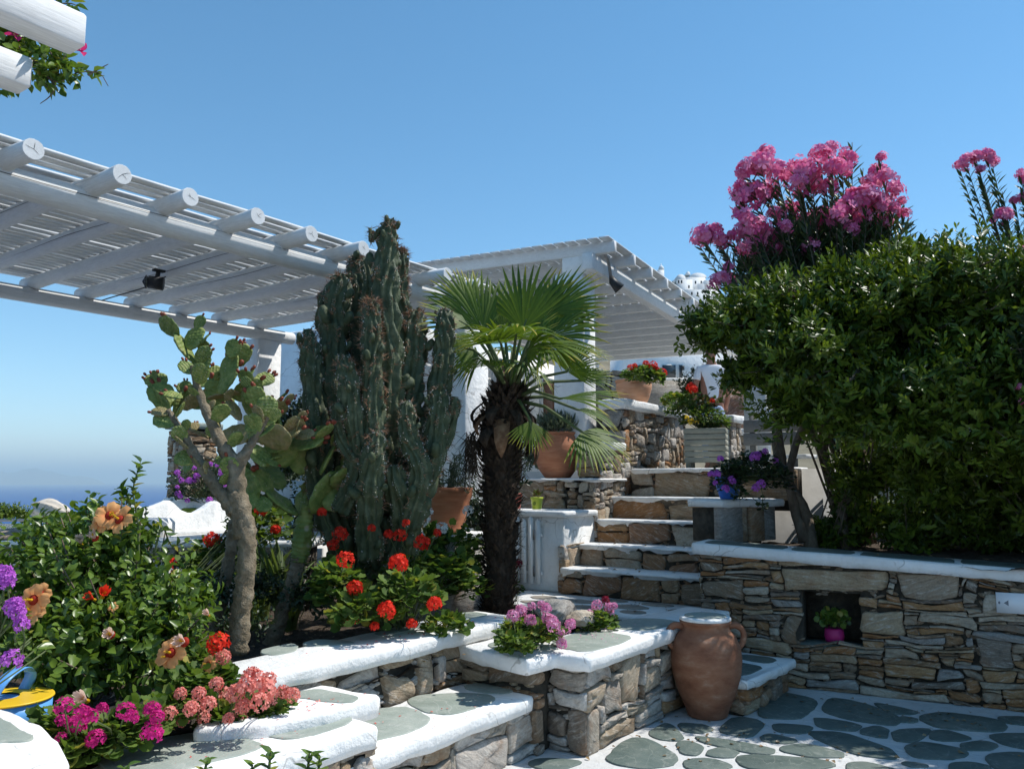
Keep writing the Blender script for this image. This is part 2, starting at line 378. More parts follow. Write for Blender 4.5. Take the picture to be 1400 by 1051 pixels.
SC=[(.38,.30,.215),(.27,.205,.14),(.45,.37,.27),(.42,.25,.12),(.30,.19,.105),(.52,.45,.35),(.25,.205,.16),(.40,.29,.18),(.38,.19,.08),(.46,.355,.23)]
STONE=m_stone('rubble_stone',SC,.55); STONEG=m_stone('grey_rubble_stone',[(.50,.46,.41),(.42,.37,.30),(.56,.52,.47),(.36,.32,.27),(.50,.41,.30),(.60,.57,.52),(.42,.33,.23),(.54,.49,.42)],.45)
STONER=m_stone('rust_stone',[(.34,.20,.11),(.30,.17,.10),(.36,.25,.16)],.8); STONERED=m_stone('red_stone',[(.33,.17,.13)],.25)
STONED=m_stone('grey_lintel_stone',[(.34,.32,.29)],.15)
MORTAR=m_plain('dark_mortar',[(.03,.027,.022),(.06,.052,.04),(.11,.09,.065)],14,.95,.8,.01)
def m_slate(name,cols,vein):
    b=NB(name); v=b.co((1,1,1),rand=30,obj=False); oi=b.n('ShaderNodeObjectInfo').outputs['Random']; c=b.ramp(b.noise(v,3.2,7,.68,.8),[(.28,cols[0]),(.5,cols[1]),(.7,cols[2])]); c=b.mix(b.ramp(oi,[(0.,.0),(1.,.35)]),c,b.mix(1.,c,(.72,.72,.66),'MULTIPLY'))
    wv_=b.noise(v,2.3,3,.5,2.5); c=b.mix(b.ramp(wv_,[(.485,0.),(.5,.55),(.515,0.)]),c,vein); sp=b.noise(v,40,4,.7); c=b.mix(b.ramp(sp,[(.6,0.),(.75,.5)]),c,vein); c=b.mix(b.ramp(b.noise(v,9,5,.7),[(.6,0.),(.8,.6)]),c,(.55,.54,.5))
    nm=b.bump(sp,.35,.004); nm=b.bump(b.noise(v,8,7,.7),.7,.015,nm); return b.fin(c,.62,nm,.35)
FLAGD=m_slate('dark_slate',[(.07,.10,.09),(.11,.145,.13),(.17,.195,.17)],(.24,.26,.23)); FLAGL=m_slate('pale_slate',[(.23,.27,.23),(.30,.34,.30),(.38,.41,.36)],(.45,.46,.42))
FLAGB=m_plain('brown_slate',[(.2,.18,.15),(.28,.25,.21),(.36,.33,.28)],6,.75,.5,.006,rand=30)
TERRA=m_plain('terracotta',[(.36,.13,.065),(.46,.18,.09),(.52,.24,.13)],5,.75,.25,.004,stretch=(1,1,5)); TERRAD=m_plain('aged_terracotta',[(.15,.06,.032),(.24,.10,.055),(.30,.14,.08),(.40,.25,.17)],5,.85,.6,.008,stretch=(1,1,2.2))
TERRAL=m_plain('pale_terracotta',[(.45,.22,.12),(.55,.29,.17),(.6,.36,.24)],5,.75,.25,.004,stretch=(1,1,6))
SOIL=m_plain('soil',[(.03,.022,.015),(.07,.05,.035),(.11,.085,.06)],18,.95,1.,.02)
FLOORP=m_plain('terrace_paving',[(.48,.47,.44),(.58,.57,.54),(.68,.67,.64)],3,.85,.4,.006)
BARK=m_plain('grey_brown_bark',[(.09,.065,.045),(.16,.12,.085),(.24,.19,.14)],7,.9,1.,.02,stretch=(2,2,.8))
CBARK=m_plain('corky_cactus_bark',[(.12,.095,.055),(.22,.175,.115),(.36,.30,.21)],14,.9,1.,.02)
PBARK=m_plain('palm_fibre',[(.018,.012,.008),(.05,.034,.022),(.11,.075,.05)],22,.95,1.,.02,stretch=(1,1,.5))
HUSK=m_plain('dry_palm_husk',[(.10,.05,.025),(.2,.105,.055),(.32,.2,.11)],14,.9,.6,.01)
CACT=m_plain('columnar_cactus_skin',[(.035,.050,.022),(.065,.085,.04),(.14,.155,.085)],16,.6,.7,.012,rand=20)
def m_pad(name,cols):
    b=NB(name); v=b.co((1,1,1)); c=b.ramp(b.noise(b.co((1,1,1),rand=20),4,6,.65),[(.3,cols[0]),(.5,cols[1]),(.72,cols[2])]); vo=b.n('ShaderNodeTexVoronoi'); vo.inputs['Scale'].default_value=8.; vo.inputs['Randomness'].default_value=.35; b.l(v,vo.inputs['Vector'])
    c=b.mix(b.ramp(vo.outputs['Distance'],[(.10,1.),(.2,0.)]),c,(.40,.36,.24)); c=b.mix(b.ramp(b.noise(v,9,6,.7),[(.6,0.),(.75,.7)]),c,(.28,.22,.13)); nm=b.bump(vo.outputs['Distance'],.5,.02); return b.fin(c,.6,nm,.3)
PADG=m_pad('prickly_pear_skin',[(.085,.14,.03),(.19,.24,.06),(.34,.34,.11)]); PADY=m_pad('sunburnt_pear_skin',[(.16,.16,.05),(.27,.22,.09),(.33,.24,.14)])
GREYW=m_wood('weathered_grey_plank',(.22,.22,.21),(.13,.13,.12),(3,3,18),rough=.85); PALEW=m_wood('weathered_pale_plank',(.40,.40,.34),(.27,.28,.22),(3,3,18),rough=.85)
METAL=m_plain('dull_metal',[(.25,.25,.25),(.35,.34,.33)],8,.4,.2,.002); METAL.node_tree.nodes['Principled BSDF'].inputs['Metallic'].default_value=.8
BLACK=m_plain('dark_lamp_housing',[(.02,.022,.022),(.05,.05,.05)],12,.5,.2,.002)
GLASS=NB('dark_window_glass').fin((.03,.04,.045),.08,None,.6)
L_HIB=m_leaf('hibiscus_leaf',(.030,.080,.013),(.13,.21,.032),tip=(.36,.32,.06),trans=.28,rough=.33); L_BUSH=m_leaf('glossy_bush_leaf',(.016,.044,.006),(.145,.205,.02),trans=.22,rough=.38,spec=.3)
L_OLE=m_leaf('oleander_leaf',(.028,.058,.022),(.08,.12,.05),trans=.2,rough=.38); L_GER=m_leaf('geranium_leaf',(.035,.085,.015),(.13,.20,.04),tip=(.34,.30,.06),trans=.35,rough=.6,spec=.25)
L_BLADE=m_leaf('sword_leaf',(.05,.09,.025),(.17,.23,.07),trans=.25); L_PALM=m_leaf('palm_frond',(.045,.095,.012),(.16,.22,.025),tip=(.42,.34,.05),trans=.3,rough=.5,spec=.25)
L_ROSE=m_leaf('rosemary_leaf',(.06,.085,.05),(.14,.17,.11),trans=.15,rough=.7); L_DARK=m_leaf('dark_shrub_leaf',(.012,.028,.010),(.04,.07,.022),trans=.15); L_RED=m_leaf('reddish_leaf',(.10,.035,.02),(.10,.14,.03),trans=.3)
STEMG=m_plain('green_stem',[(.06,.09,.03),(.12,.15,.06)],20,.7,.3,.003)
def petal(name,a,b_,tr=.3): return m_leaf(name,a,b_,trans=tr,rough=.6,spec=.2,tt=(1.2,1.2,1.2))
P_RED=petal('red_petal',(.58,.012,.008),(.88,.05,.02)); P_CORAL=petal('coral_petal',(.70,.13,.10),(.85,.36,.30)); P_MAG=petal('magenta_petal',(.42,.008,.13),(.72,.03,.28)); P_PINK=petal('pink_petal',(.55,.06,.24),(.82,.42,.62))
P_PUR=petal('purple_petal',(.38,.05,.44),(.66,.20,.74)); P_WHITE=petal('white_petal',(.7,.7,.68),(.85,.85,.82)); P_OLE=petal('oleander_petal',(.72,.07,.28),(.92,.36,.55)); P_YEL=petal('yellow_petal',(.75,.45,.02),(.9,.65,.05)); P_DRED=petal('dark_red_petal',(.16,.005,.02),(.3,.01,.04)); P_BOU=petal('bougainvillea_bract',(.60,.02,.14),(.80,.06,.25))
P_OR=petal('orange_hibiscus_petal',(.86,.24,.06),(.90,.47,.19),.35); P_PALE=petal('pale_pink_petal',(.80,.48,.36),(.88,.66,.54),.35); P_DOR=petal('hibiscus_throat',(.45,.04,.02),(.6,.09,.03))
SPINE=m_plain('orange_brown_spine',[(.22,.10,.05),(.36,.20,.11)],5,.6,.1); AREO=m_plain('pale_areole_wool',[(.35,.32,.26),(.55,.52,.45)],5,.8,.1)
# ------------------------------------------------------------------ SETTING: sea, land, floors
g=G(); g.add([(-90000,-90000,-120),(90000,-90000,-120),(90000,90000,-120),(-90000,90000,-120)],[(0,1,2,3)])
b=NB('sea_water'); v=b.co((.02,.02,.02)); nm=b.bump(b.noise(v,6,6,.7),.5,1.5); b.fin((.008,.065,.23),.5,nm,.05); SEA=b.m
g.build('sea',SEA,kind=None) if False else tagp(g.build('sea',SEA),kind='structure')
def terrain():
    g=G(); V=[]; A=[-50+4*i for i in range(41)]; Ds=[13.5,16,20,26,35,50,70,95,120,150,185,230,300,400,520]
    for D in Ds:
        for a in A:   # a: degrees right of the view direction
            t=AZ-math.radians(a); x,y=D*math.cos(t),D*math.sin(t)
            k=min(1,max(0,(a+4)/6)); k=k*k*(3-2*k)
            left=-1.0-(D-13.5)*.32; left=max(left,-119)
            rise=1.5+(max(0,D-26))*.325*np.interp(a,[2,5,10,15],[1,.97,.84,.8]) if D<=150 else 40-(D-150)*.1
            rise*= (1.0+.05*mnoise.noise(Vector((a*.11,D*.01,3)))) if D>26 else 1
            z=left*(1-k)+rise*k+ (mnoise.noise(Vector((x*.05,y*.05,1)))*D*.02)
            V.append((x,y,z))
    n=len(A); Fs=[(r*n+i+1,r*n+i,(r+1)*n+i,(r+1)*n+i+1) for r in range(len(Ds)-1) for i in range(n-1)]
    g.add(V,Fs); return tagp(g.build('hillside',m_plain('dry_hill',[(.10,.085,.05),(.17,.15,.10),(.26,.22,.16)],.25,.95,.6,.3),None,True),kind='structure')
terrain()
def island():
    g=G();V=[];n=60
    for i in range(n+1):
        px=-160+i*6.1; h=max(0,math.sin(min(1,i/50)*math.pi))**.6*(.72+.5*mnoise.noise(Vector((i*.16,0,0)))+.15*mnoise.noise(Vector((i*.6,3,0))))
        a=at(px,657,26000); b_=at(px,657,30000); V+= [(a.x,a.y,-121),((a.x+b_.x)/2,(a.y+b_.y)/2,-120+700*h),(b_.x,b_.y,-121)]
    g.add(V,[(3*i,3*i+3,3*i+4,3*i+1) for i in range(n)]+[(3*i+1,3*i+4,3*i+5,3*i+2) for i in range(n)])
    tagp(g.build('island_hills',m_plain('island_ground',[(.12,.11,.08),(.2,.18,.13)],.001),None,True),kind='structure')
island()
# patio floor
g=G(); nx=60
V=[];
for i in range(nx+1):
    for j in range(nx+1):
        x=-2.5+10.0*i/nx; y=-3+7.0*j/nx; V.append((x,y,.004*mnoise.noise(Vector((x*3,y*3,0)))))
g.add(V,[(i*(nx+1)+j,(i+1)*(nx+1)+j,(i+1)*(nx+1)+j+1,i*(nx+1)+j+1) for i in range(nx) for j in range(nx)])
patio=tagp(g.build('patio_floor',WHITEP,None,True),kind='structure')
g=G(); g.add([(-9,-9,-.08),(9,-9,-.08),(9,9,-.08),(-9,9,-.08)],[(0,1,2,3)]); tagp(g.build('ground',SOIL),kind='structure')
c8=lambda L:[(940+x/2.833,680+y/2.833) for x,y in L]; c28=lambda L:[(600+x/2.8,760+y/2.8) for x,y in L]
FL=[c8(L) for L in [
[(365,755),(495,785),(470,825),(420,858),(285,850),(295,800)],[(560,780),(640,790),(795,840),(810,870),(790,882),(640,862),(530,830)],
[(730,798),(880,830),(860,838),(790,836)],[(835,853),(878,858),(870,870),(832,868)],[(920,845),(1000,835),(1210,865),(1222,890),(1195,905),(990,895),(915,865)],
[(1215,850),(1403,860),(1403,885),(1240,875)],[(500,855),(660,880),(640,902),(520,890)],[(690,900),(740,890),(768,905),(755,928),(685,915)],[(815,905),(935,900),(870,945),(810,940)],
[(950,912),(1000,905),(1085,930),(1060,940),(960,938)],[(1170,920),(1403,920),(1403,985),(1240,960)],[(190,852),(290,870),(240,930),(125,908)],[(345,880),(475,890),(440,915),(350,905)],
[(300,930),(330,920),(412,942),(380,952),(300,942)],[(50,930),(160,945),(320,975),(315,990),(240,988),(60,945)],[(95,985),(130,975),(185,988),(160,1005),(95,1000)],
[(490,910),(600,915),(760,970),(800,1000),(780,1010),(640,990),(490,925)],[(375,970),(450,958),(590,990),(590,1003),(480,1003),(375,982)],[(870,960),(920,952),(1050,975),(1070,995),(1000,1012),(890,1005),(860,980)],
[(1070,960),(1150,948),(1190,960),(1150,978),(1080,975)],[(200,1010),(270,1003),(520,1020),(560,1040),(400,1060),(230,1045)],[(1165,1000),(1303,992),(1403,1020),(1403,1080),(1210,1060)],
[(630,1035),(700,1030),(800,1060),(640,1065)],[(1030,1035),(1100,1030),(1160,1045),(1100,1062),(1030,1055)]]]
FL+=[c28(L) for L in [[(810,680),(875,643),(925,695),(900,705),(850,700)],[(655,770),(740,700),(800,705),(900,770),(880,800),(780,812),(670,790)],[(930,645),(1010,650),(1040,665),(1000,675),(945,668)],
[(920,720),(950,712),(1000,730),(980,760),(940,755)],[(955,785),(1040,780),(1110,805),(1060,820),(960,812)],[(355,795),(400,780),(530,790),(480,812),(400,815)]]]
fc=[]
for L in FL:
    P=[onz(x,y,0) for x,y in L]; cx=sum(p.x for p in P)/len(P); cy=sum(p.y for p in P)/len(P); fc.append((cx,cy,max(math.hypot(p.x-cx,p.y-cy) for p in P)))
    flag(patio,P,.003,FLAGD,.006,grow=.03)
rr=random.Random(5)
for _ in range(4000):
    x,y=rr.uniform(-1.5,6.6),rr.uniform(-2.8,2.7); ra=rr.choice((rr.uniform(.05,.09),rr.uniform(.09,.24)))
    if any(math.hypot(x-a,y-b_)<ra*.8+c*.95+.04 for a,b_,c in fc): continue
    if x>6.55: continue
    an=rr.uniform(0,3.14); P=[]
    for k in range(7):
        t=2*math.pi*k/7+rr.uniform(-.3,.3); u,v=ra*rr.uniform(.8,1)*math.cos(t),ra*.72*rr.uniform(.75,1)*math.sin(t); P.append((x+u*math.cos(an)-v*math.sin(an),y+u*math.sin(an)+v*math.cos(an)))
    px=(x*rt[0]+y*rt[1]); f=x*fw[0]+y*fw[1]
    if f>0.5 and abs(px/f)<.66 and f>3.9 and 657+1.6*F/f<1020 and ra>.1: continue
    fc.append((x,y,ra)); flag(patio,P,.003,FLAGD,.004)
    if len(fc)>230: break
# upper terrace, lower terrace, beds
def slab(name,poly,z0,z1,mat,kind='structure'):
    g=G(); prism(g,poly,z0,z1); return tagp(g.build(name,mat),kind=kind)
slab('lower_terrace_floor',[(-3,6.6),(9.2,6.6),(9.2,12.2),(-3,12.2)],-3,.92,FLOORP)
slab('upper_terrace_floor',[(8.6,2.4),(22,2.4),(24,12),(8.9,12),(8.9,5.6),(8.6,5.6)],-1,1.72,FLOORP)
slab('middle_terrace_floor',[(7.78,5.0),(8.45,5.0),(8.45,9),(7.78,9)],-1,1.55,MORTAR)
def soilbed(name,poly,z,seed):
    p=densify(ccw([Vector(q) for q in poly]),.12,.0,seed); xs=[v.x for v in p]; ys=[v.y for v in p]; g=G()
    from mathutils.geometry import tessellate_polygon
    nx=max(2,int((max(xs)-min(xs))/.05)); ny=max(2,int((max(ys)-min(ys))/.05)); V=[]
    x0,y0,x1,y1=min(xs),min(ys),max(xs),max(ys)
    for i in range(nx+1):
        for j in range(ny+1):
            x=x0+(x1-x0)*i/nx; y=y0+(y1-y0)*j/ny; V.append((x,y,z+.03*mnoise.noise(Vector((x*7,y*7,seed)))+.012*mnoise.noise(Vector((x*30,y*30,seed)))))
    g.add(V,[(i*(ny+1)+j,(i+1)*(ny+1)+j,(i+1)*(ny+1)+j+1,i*(ny+1)+j+1) for i in range(nx) for j in range(ny)])
    tagp(g.build(name,SOIL,None,True),kind='structure')
soilbed('flower_bed_soil',[(.4,3.42),(6.2,3.42),(6.2,6.6),(.4,6.6)],.50,1)
soilbed('planter_soil',[(4.5,2.95),(6.3,2.95),(6.3,3.7),(4.5,3.7)],.47,2)
soilbed('tree_bed_soil',[(6.9,-1.5),(10.8,-1.5),(10.8,2.95),(6.9,2.95)],.98,3)
soilbed('lower_bed_soil',[(1.2,3.1),(2.9,3.1),(2.9,3.5),(1.2,3.5)],.46,4)
# ------------------------------------------------------------------ planter wall with bench (foreground)
pw=thing('planter_wall','low rubble stone planter wall with an L shaped white coping, beside the big clay jar','stone wall',(4.4,2.6,0))
g=G(); prism(g,[(4.42,2.66),(6.5,2.66),(6.5,2.95),(4.7,2.95),(4.7,3.5),(4.27,3.5),(4.27,2.9),(4.42,2.9)],-.02,.5); g.build('mortar',MORTAR,pw)
rubble(pw,(4.385,2.625,0),(1,0),(0,-1),1.75,0,.52,lambda r:STONEG if r.random()<.7 else STONE,specials=[(0,.0,.13,.25),(0,.25,.2,.36),(0,.36,.27,.5),(.2,.15,.42,.36),(.44,.2,.7,.5)],seed=3,cs=.036,cz=.022,hr=(2,5),big=.3)
rubble(pw,(4.385,2.90,0),(0,-1),(-1,0),.275,0,.52,lambda r:STONEG if r.random()<.6 else STONE,specials=[(.15,0,.275,.25),(.05,.25,.275,.37),(0,.37,.275,.5)],seed=5,big=.2)
rubble(pw,(4.235,3.46,0.0),(0,-1),(-1,0),.60,0,.52,lambda r:STONERED if r.random()<.12 else (STONE if r.random()<.6 else STONER),specials=[(.2,.36,.6,.5)],seed=9,big=.2,depth=.06)
capP=[onz(x,y,.58) for x,y in((644,886),(722,903),(757,893),(806,899),(940,853))]+[Vector((6.5,2.56,.58)),Vector((6.5,2.93,.58)),Vector((5.9,3.02,.58)),Vector((5.2,3.10,.58)),Vector((4.55,3.06,.58)),Vector((4.52,3.44,.58)),Vector((4.2,3.46,.58))]
cp=coping('coping',pw,capP,.58,.085,WHITE,seed=1)
fl=[c28(L) for L in [[(190,340),(250,320),(330,325),(395,350),(350,365),(230,358)],[(430,335),(520,297),(640,292),(735,308),(700,330),(560,368),(480,352)],[(650,264),(740,240),(860,242),(922,255),(800,285),(700,280)]]]
for L in fl: flag(cp,[onz(x,y,.58) for x,y in L],.58,FLAGL,grow=.018)
# stone bench C
bc=thing('stone_bench','long white slab ledge with three pale slates on a rubble base, palm shadow on it','bench',(2.9,2.9,0))
g=G(); prism(g,[(2.2,2.95),(4.28,2.95),(4.28,3.45),(2.2,3.45)],-.02,.27); g.build('mortar',MORTAR,bc)
rubble(bc,(2.3,2.915,0),(1,0),(0,-1),1.99,0,.28,lambda r:STONEG if r.random()<.75 else STONE,specials=[(1.22,.0,1.72,.18),(1.0,.06,1.2,.18),(.66,.04,.98,.2)],seed=12,big=.35,cs=.04,cz=.026)
cc=coping('coping',bc,[(2.2,2.86),(4.21,2.87),(4.21,3.40),(2.2,3.40)],.35,.085,WHITE,seed=4,wob=.02)
c3=lambda L:[(300+x/3.043,820+y/3.043) for x,y in L]; c4=lambda L:[(x/3.5,860+y/3.5) for x,y in L]
for L in [[(790,415),(850,397),(1000,390),(1110,395),(1140,410),(1090,438),(960,475),(880,470),(800,435)],[(560,470),(760,445),(820,465),(868,495),(850,520),(760,555),(560,600)],[(1030,357),(1080,347),(1218,378),(1190,388),(1100,386),(1035,372)]]:
    flag(cc,[onz(x,y,.35) for x,y in c3(L)],.35,FLAGL,grow=.02)
# raised bed wall B
bw=thing('raised_bed_wall','taller rubble wall behind the bench, white coping under red geraniums','stone wall',(2.6,3.42,0))
g=G(); prism(g,[(1.0,3.47),(4.78,3.47),(4.78,3.72),(1.0,3.72)],-.02,.6); g.build('mortar',MORTAR,bw)
rubble(bw,(2.5,3.435,.30),(1,0),(0,-1),2.28,.0,.29,lambda r:STONEG if r.random()<.85 else STONE,specials=[(.75,.0,1.0,.18),(1.02,.02,1.3,.22),(1.3,.02,1.5,.26),(1.55,.06,1.8,.28),(1.82,.02,2.02,.28)],seed=21,big=.3,cs=.036,cz=.022)
bcop=coping('coping',bw,[(2.58,3.37),(2.5,3.6),(2.62,3.76),(4.3,3.82),(4.84,3.80),(4.80,3.40),(4.66,3.37),(3.6,3.36)],.675,.085,WHITE,seed=7,wob=.02)
for L in [[(345,182),(400,166),(520,171),(558,181),(450,192),(380,192)],[(180,207),(300,182),(320,195),(310,213),(230,230),(180,223)],[(960,62),(1050,50),(1118,60),(1080,73),(985,82)],[(640,140),(760,112),(850,96),(905,92),(880,104),(760,134),(680,150)]]:
    flag(bcop,[onz(x,y,.675) for x,y in c3(L)],.675,FLAGL,grow=.012)
# stepped slabs A
sa=thing('stepped_seat','two stacked white slabs inlaid with pale slates beside the coral geraniums','ledge',(2.3,2.9,0))
g=G(); prism(g,[(-.6,2.86),(2.84,2.86),(2.84,3.4),(1.8,3.22),(-.6,3.3)],-.02,.42); g.build('mortar',MORTAR,sa)
rubble(sa,(.2,2.83,0),(1,0),(0,-1),2.66,0,.42,lambda r:STONEG if r.random()<.8 else STONE,seed=31,big=.25)
rubble(sa,(2.87,3.40,0),(0,-1),(1,0),.57,0,.42,STONEG,seed=32)
P=[onz(x,y,.5) for x,y in((513,989),(430,961),(330,982),(215,1012),(150,1040),(60,1075))]
ca=coping('coping',sa,[(-.6,2.80),(2.86,2.80)]+[(2.87,3.12)]+[(p.x,p.y) for p in P[1:]]+[(.9,3.5),(-.6,3.5)],.5,.1,WHITE,seed=9,wob=.02)
for L in [c3([(80,537),(190,482),(340,447),(430,452),(548,495),(520,515),(400,558),(290,576),(170,558)]),c4([(480,627),(620,562),(900,502),(1060,497),(1250,555),(1180,588),(1000,628),(800,700),(560,690)])]:
    flag(ca,[onz(x,y,.5) for x,y in L],.5,FLAGL,grow=.02)
cb_=coping('coping',sa,[(3.06,3.0),(3.04,3.40),(2.35,3.42),(2.2,3.25),(2.42,3.06),(2.7,2.98)],.56,.09,WHITE,seed=13,wob=.02)
flag(cb_,[onz(x,y,.56) for x,y in c3([(335,382),(400,370),(480,382),(585,405),(560,423),(480,430),(340,412),(250,396)])],.56,FLAGL)
# near block at left edge
nb=thing('wall_block','rounded whitewashed wall end in the bottom left corner, slate on top','low wall',(1.2,3.0,0))
P=[onz(x,y,.72) for x,y in((-120,930),(0,968),(45,985),(86,1012),(88,1040),(60,1050),(-100,1065))]
g=G(); 
Pb=inset(ccw([Vector((p.x,p.y)) for p in P]),.03); prism(g,[(v.x,v.y) for v in Pb],-.02,.6); g.build('plaster_base',WHITE,nb)
cn=coping('coping',nb,P,.72,.2,WHITE,seed=15,wob=.02)
flag(cn,[onz(x,y,.72) for x,y in c4([(-160,395),(0,418),(40,440),(110,490),(168,520),(150,538),(0,545),(-160,560)])],.72,FLAGL)
# ------------------------------------------------------------------ landing and stairs
ld=thing('stair_landing','whitewashed paved landing at the foot of the stone stairs, rounded at its right end','landing',(6.4,3.5,0))
g=G(); prism(g,[(6.32,4.9),(6.3,3.2),(6.4,2.98),(6.75,2.9),(7.2,2.95),(7.2,4.9)],-.02,.42); g.build('mortar',MORTAR,ld)
rubble(ld,(6.30,4.9,0.3),(0,-1),(-1,0),1.9,0.0,.14,STONE,seed=41,wf=.5,hr=(2,3))
rubble(ld,(6.4,2.94,0.0),(1,0),(0,-1),.34,0.0,.42,STONE,seed=42)
lc=coping('coping',ld,[(6.27,4.95),(6.2,4.1),(6.25,3.3),(6.1,2.98),(6.3,2.90),(6.62,2.84),(6.86,2.9),(7.2,2.98),(7.2,4.95)],.5,.08,WHITEW,seed=19,wob=.02)
for cx,cy,a,b_ in [(6.45,4.35,.10,.2),(6.75,4.5,.12,.14),(6.72,4.1,.12,.18),(6.45,3.85,.1,.16),(6.95,3.85,.09,.15),(6.68,3.55,.13,.18),(6.45,3.4,.1,.12),(6.95,3.4,.09,.17),(6.72,3.08,.14,.12)]:
    flag(lc,[(cx+a*math.cos(t)*rr.uniform(.85,1.1),cy+b_*math.sin(t)*rr.uniform(.85,1.1)) for t in [k*math.pi/4+.3 for k in range(8)]],.503,FLAGB)
ls=thing('low_step','single low white and slate step tucked behind the clay jar','step',(5.9,2.3,0))
g=G(); prism(g,[(5.75,2.2),(6.6,2.2),(6.6,2.62),(5.75,2.62)],-.02,.2); g.build('mortar',MORTAR,ls)
rubble(ls,(5.72,2.17,0),(1,0),(0,-1),.92,0,.19,lambda r:STONER if r.random()<.5 else STONE,seed=45,wr=(6,12),hr=(4,8))
rubble(ls,(5.72,2.62,0),(0,-1),(-1,0),.45,0,.19,STONER,seed=46,wr=(6,12),hr=(4,8))
lsc=coping('coping',ls,[(5.68,2.12),(6.62,2.1),(6.62,2.66),(5.66,2.66)],.25,.06,WHITEW,seed=47,wob=.03)
flag(lsc,[(5.8,2.2),(6.2,2.18),(6.25,2.45),(5.85,2.5)],.25,FLAGD); flag(lsc,[(6.3,2.2),(6.55,2.2),(6.55,2.5),(6.35,2.5)],.25,FLAGD)
st=thing('stone_staircase','rough stone staircase with whitewashed treads climbing between rubble walls','stairs',(7.1,3.8,.5))
SX=[(7.08,.50,.755,4.52,2.86),(7.42,.70,.965,4.52,2.9),(7.76,.92,1.20,4.52,2.95),(8.10,1.15,1.43,4.52,2.98),(8.46,1.40,1.735,4.47,2.6)]
for k,(X,z0,z1,ya,yb) in enumerate(SX):
    s_=link('step',G().add([(X+.03,yb,z0-.1),(X+.6,yb,z0-.1),(X+.6,ya,z0-.1),(X+.03,ya,z0-.1),(X+.03,yb,z1-.03),(X+.6,yb,z1-.03),(X+.6,ya,z1-.03),(X+.03,ya,z1-.03)],[(3,2,1,0),(4,5,6,7),(0,1,5,4),(1,2,6,5),(2,3,7,6),(3,0,4,7)]).mesh('step',MORTAR),st)
    WT[s_]=WT[s_]
    rubble(s_,(X,ya,z0),(0,-1),(-1,0),ya-yb,0,z1-z0-.03,lambda r:STONER if r.random()<.25 else STONE,seed=50+k*3,wr=(7,13) if k else (5,10),hr=(6,12) if k else (4,10),cs=.036,cz=.024,big=.45,wf=.6,gap=.010)
    coping('tread',s_,[(X-.025,ya),(X-.03,(ya+yb)/2),(X-.02,yb),(X+.42,yb),(X+.42,ya)],z1,.038,WHITEW,seed=60+k,wob=.05,low=.018,step=.05)
# ------------------------------------------------------------------ right wall
ER=Vector((.158,-.987)).normalized(); NRM=Vector((-.987,-.158)).normalized(); OR=Vector((6.645,2.88))
rw=thing('garden_wall','long rubble retaining wall with square niche and slate topped white coping under the big bush','stone wall',(OR.x,OR.y,0))
ztop=lambda s:1.085-.045*s
Lr=4.6; pt=lambda s,d:(OR.x+ER.x*s+NRM.x*d,OR.y+ER.y*s+NRM.y*d)
NI=(.80,.34,1.23,.71)
g=G()
def wb(s0,s1,d0,d1,z0,z1,g=g): prism(g,[pt(s0,d0),pt(s1,d0),pt(s1,d1),pt(s0,d1)],z0,(lambda v:ztop((v-OR).dot(ER))-.09) if z1 is None else z1)
wb(0,NI[0],-.035,-.4,0,None); wb(NI[2],Lr,-.035,-.4,0,None); wb(NI[0],NI[2],-.035,-.4,0,NI[1]-.03); wb(NI[0],NI[2],-.035,-.4,NI[3]+.03,None); wb(NI[0],NI[2],-.32,-.4,NI[1]-.03,NI[3]+.03)
g.build('mortar',MORTAR,rw)
rubble(rw,(*pt(0,0),0),ER,NRM,Lr,0,lambda s:ztop(s)-.075,lambda r:STONED if r.random()<.06 else STONE,holes=[(NI[0],NI[1],NI[2],NI[3])],
  specials=[(.68,.72,1.42,.94),(1.24,.45,1.55,.66),(.66,.34,.79,.56),(1.24,.66,1.38,.71),(.02,.62,.36,.80),(1.5,.76,1.9,.92),(2.05,.66,2.36,.83),(1.98,.27,2.2,.47),(1.62,.54,2.0,.64),(2.3,.3,2.6,.40)],seed=77,cs=.034,cz=.0185,wr=(3,12),hr=(1,4),big=.06,gap=.005,dj=.024)
def band(name,parent,s0,s1,d0,d1,th,seed,off=0.,mat=WHITE):
    poly=[pt(s0,d0)]+[pt(s0+(s1-s0)*k/12,d0) for k in range(1,13)]+[pt(s1,d1),pt(s0,d1)]
    return coping(name,parent,poly,0,th,mat,zf=lambda v:ztop((v-OR).dot(ER))+off,seed=seed,wob=.012,low=.003)
rc=band('coping',rw,-.05,Lr,.045,-.46,.088,23)
s=.02
while s<Lr-.3:
    L=rr.uniform(.35,.7); m=rr.uniform(-.03,.03)
    flag(rc,[pt(s+.02,-.01+m*.3),pt(s+L*.5,-.02),pt(s+L-.02,-.005),pt(s+L,-.2),pt(s+L-.03,-.4),pt(s+L*.5,-.42),pt(s+.02,-.4),pt(s,-.2)],0,FLAGD,zf=lambda v:ztop((v-OR).dot(ER)),it=1); s+=L+.035
g=G(); prism(g,[pt(NI[0]-.02,-.02),pt(NI[2]+.02,-.02),pt(NI[2]+.02,-.33),pt(NI[0]-.02,-.33)],NI[1]-.05,NI[1]+.004); g.build('niche_sill',FLAGD,rw)
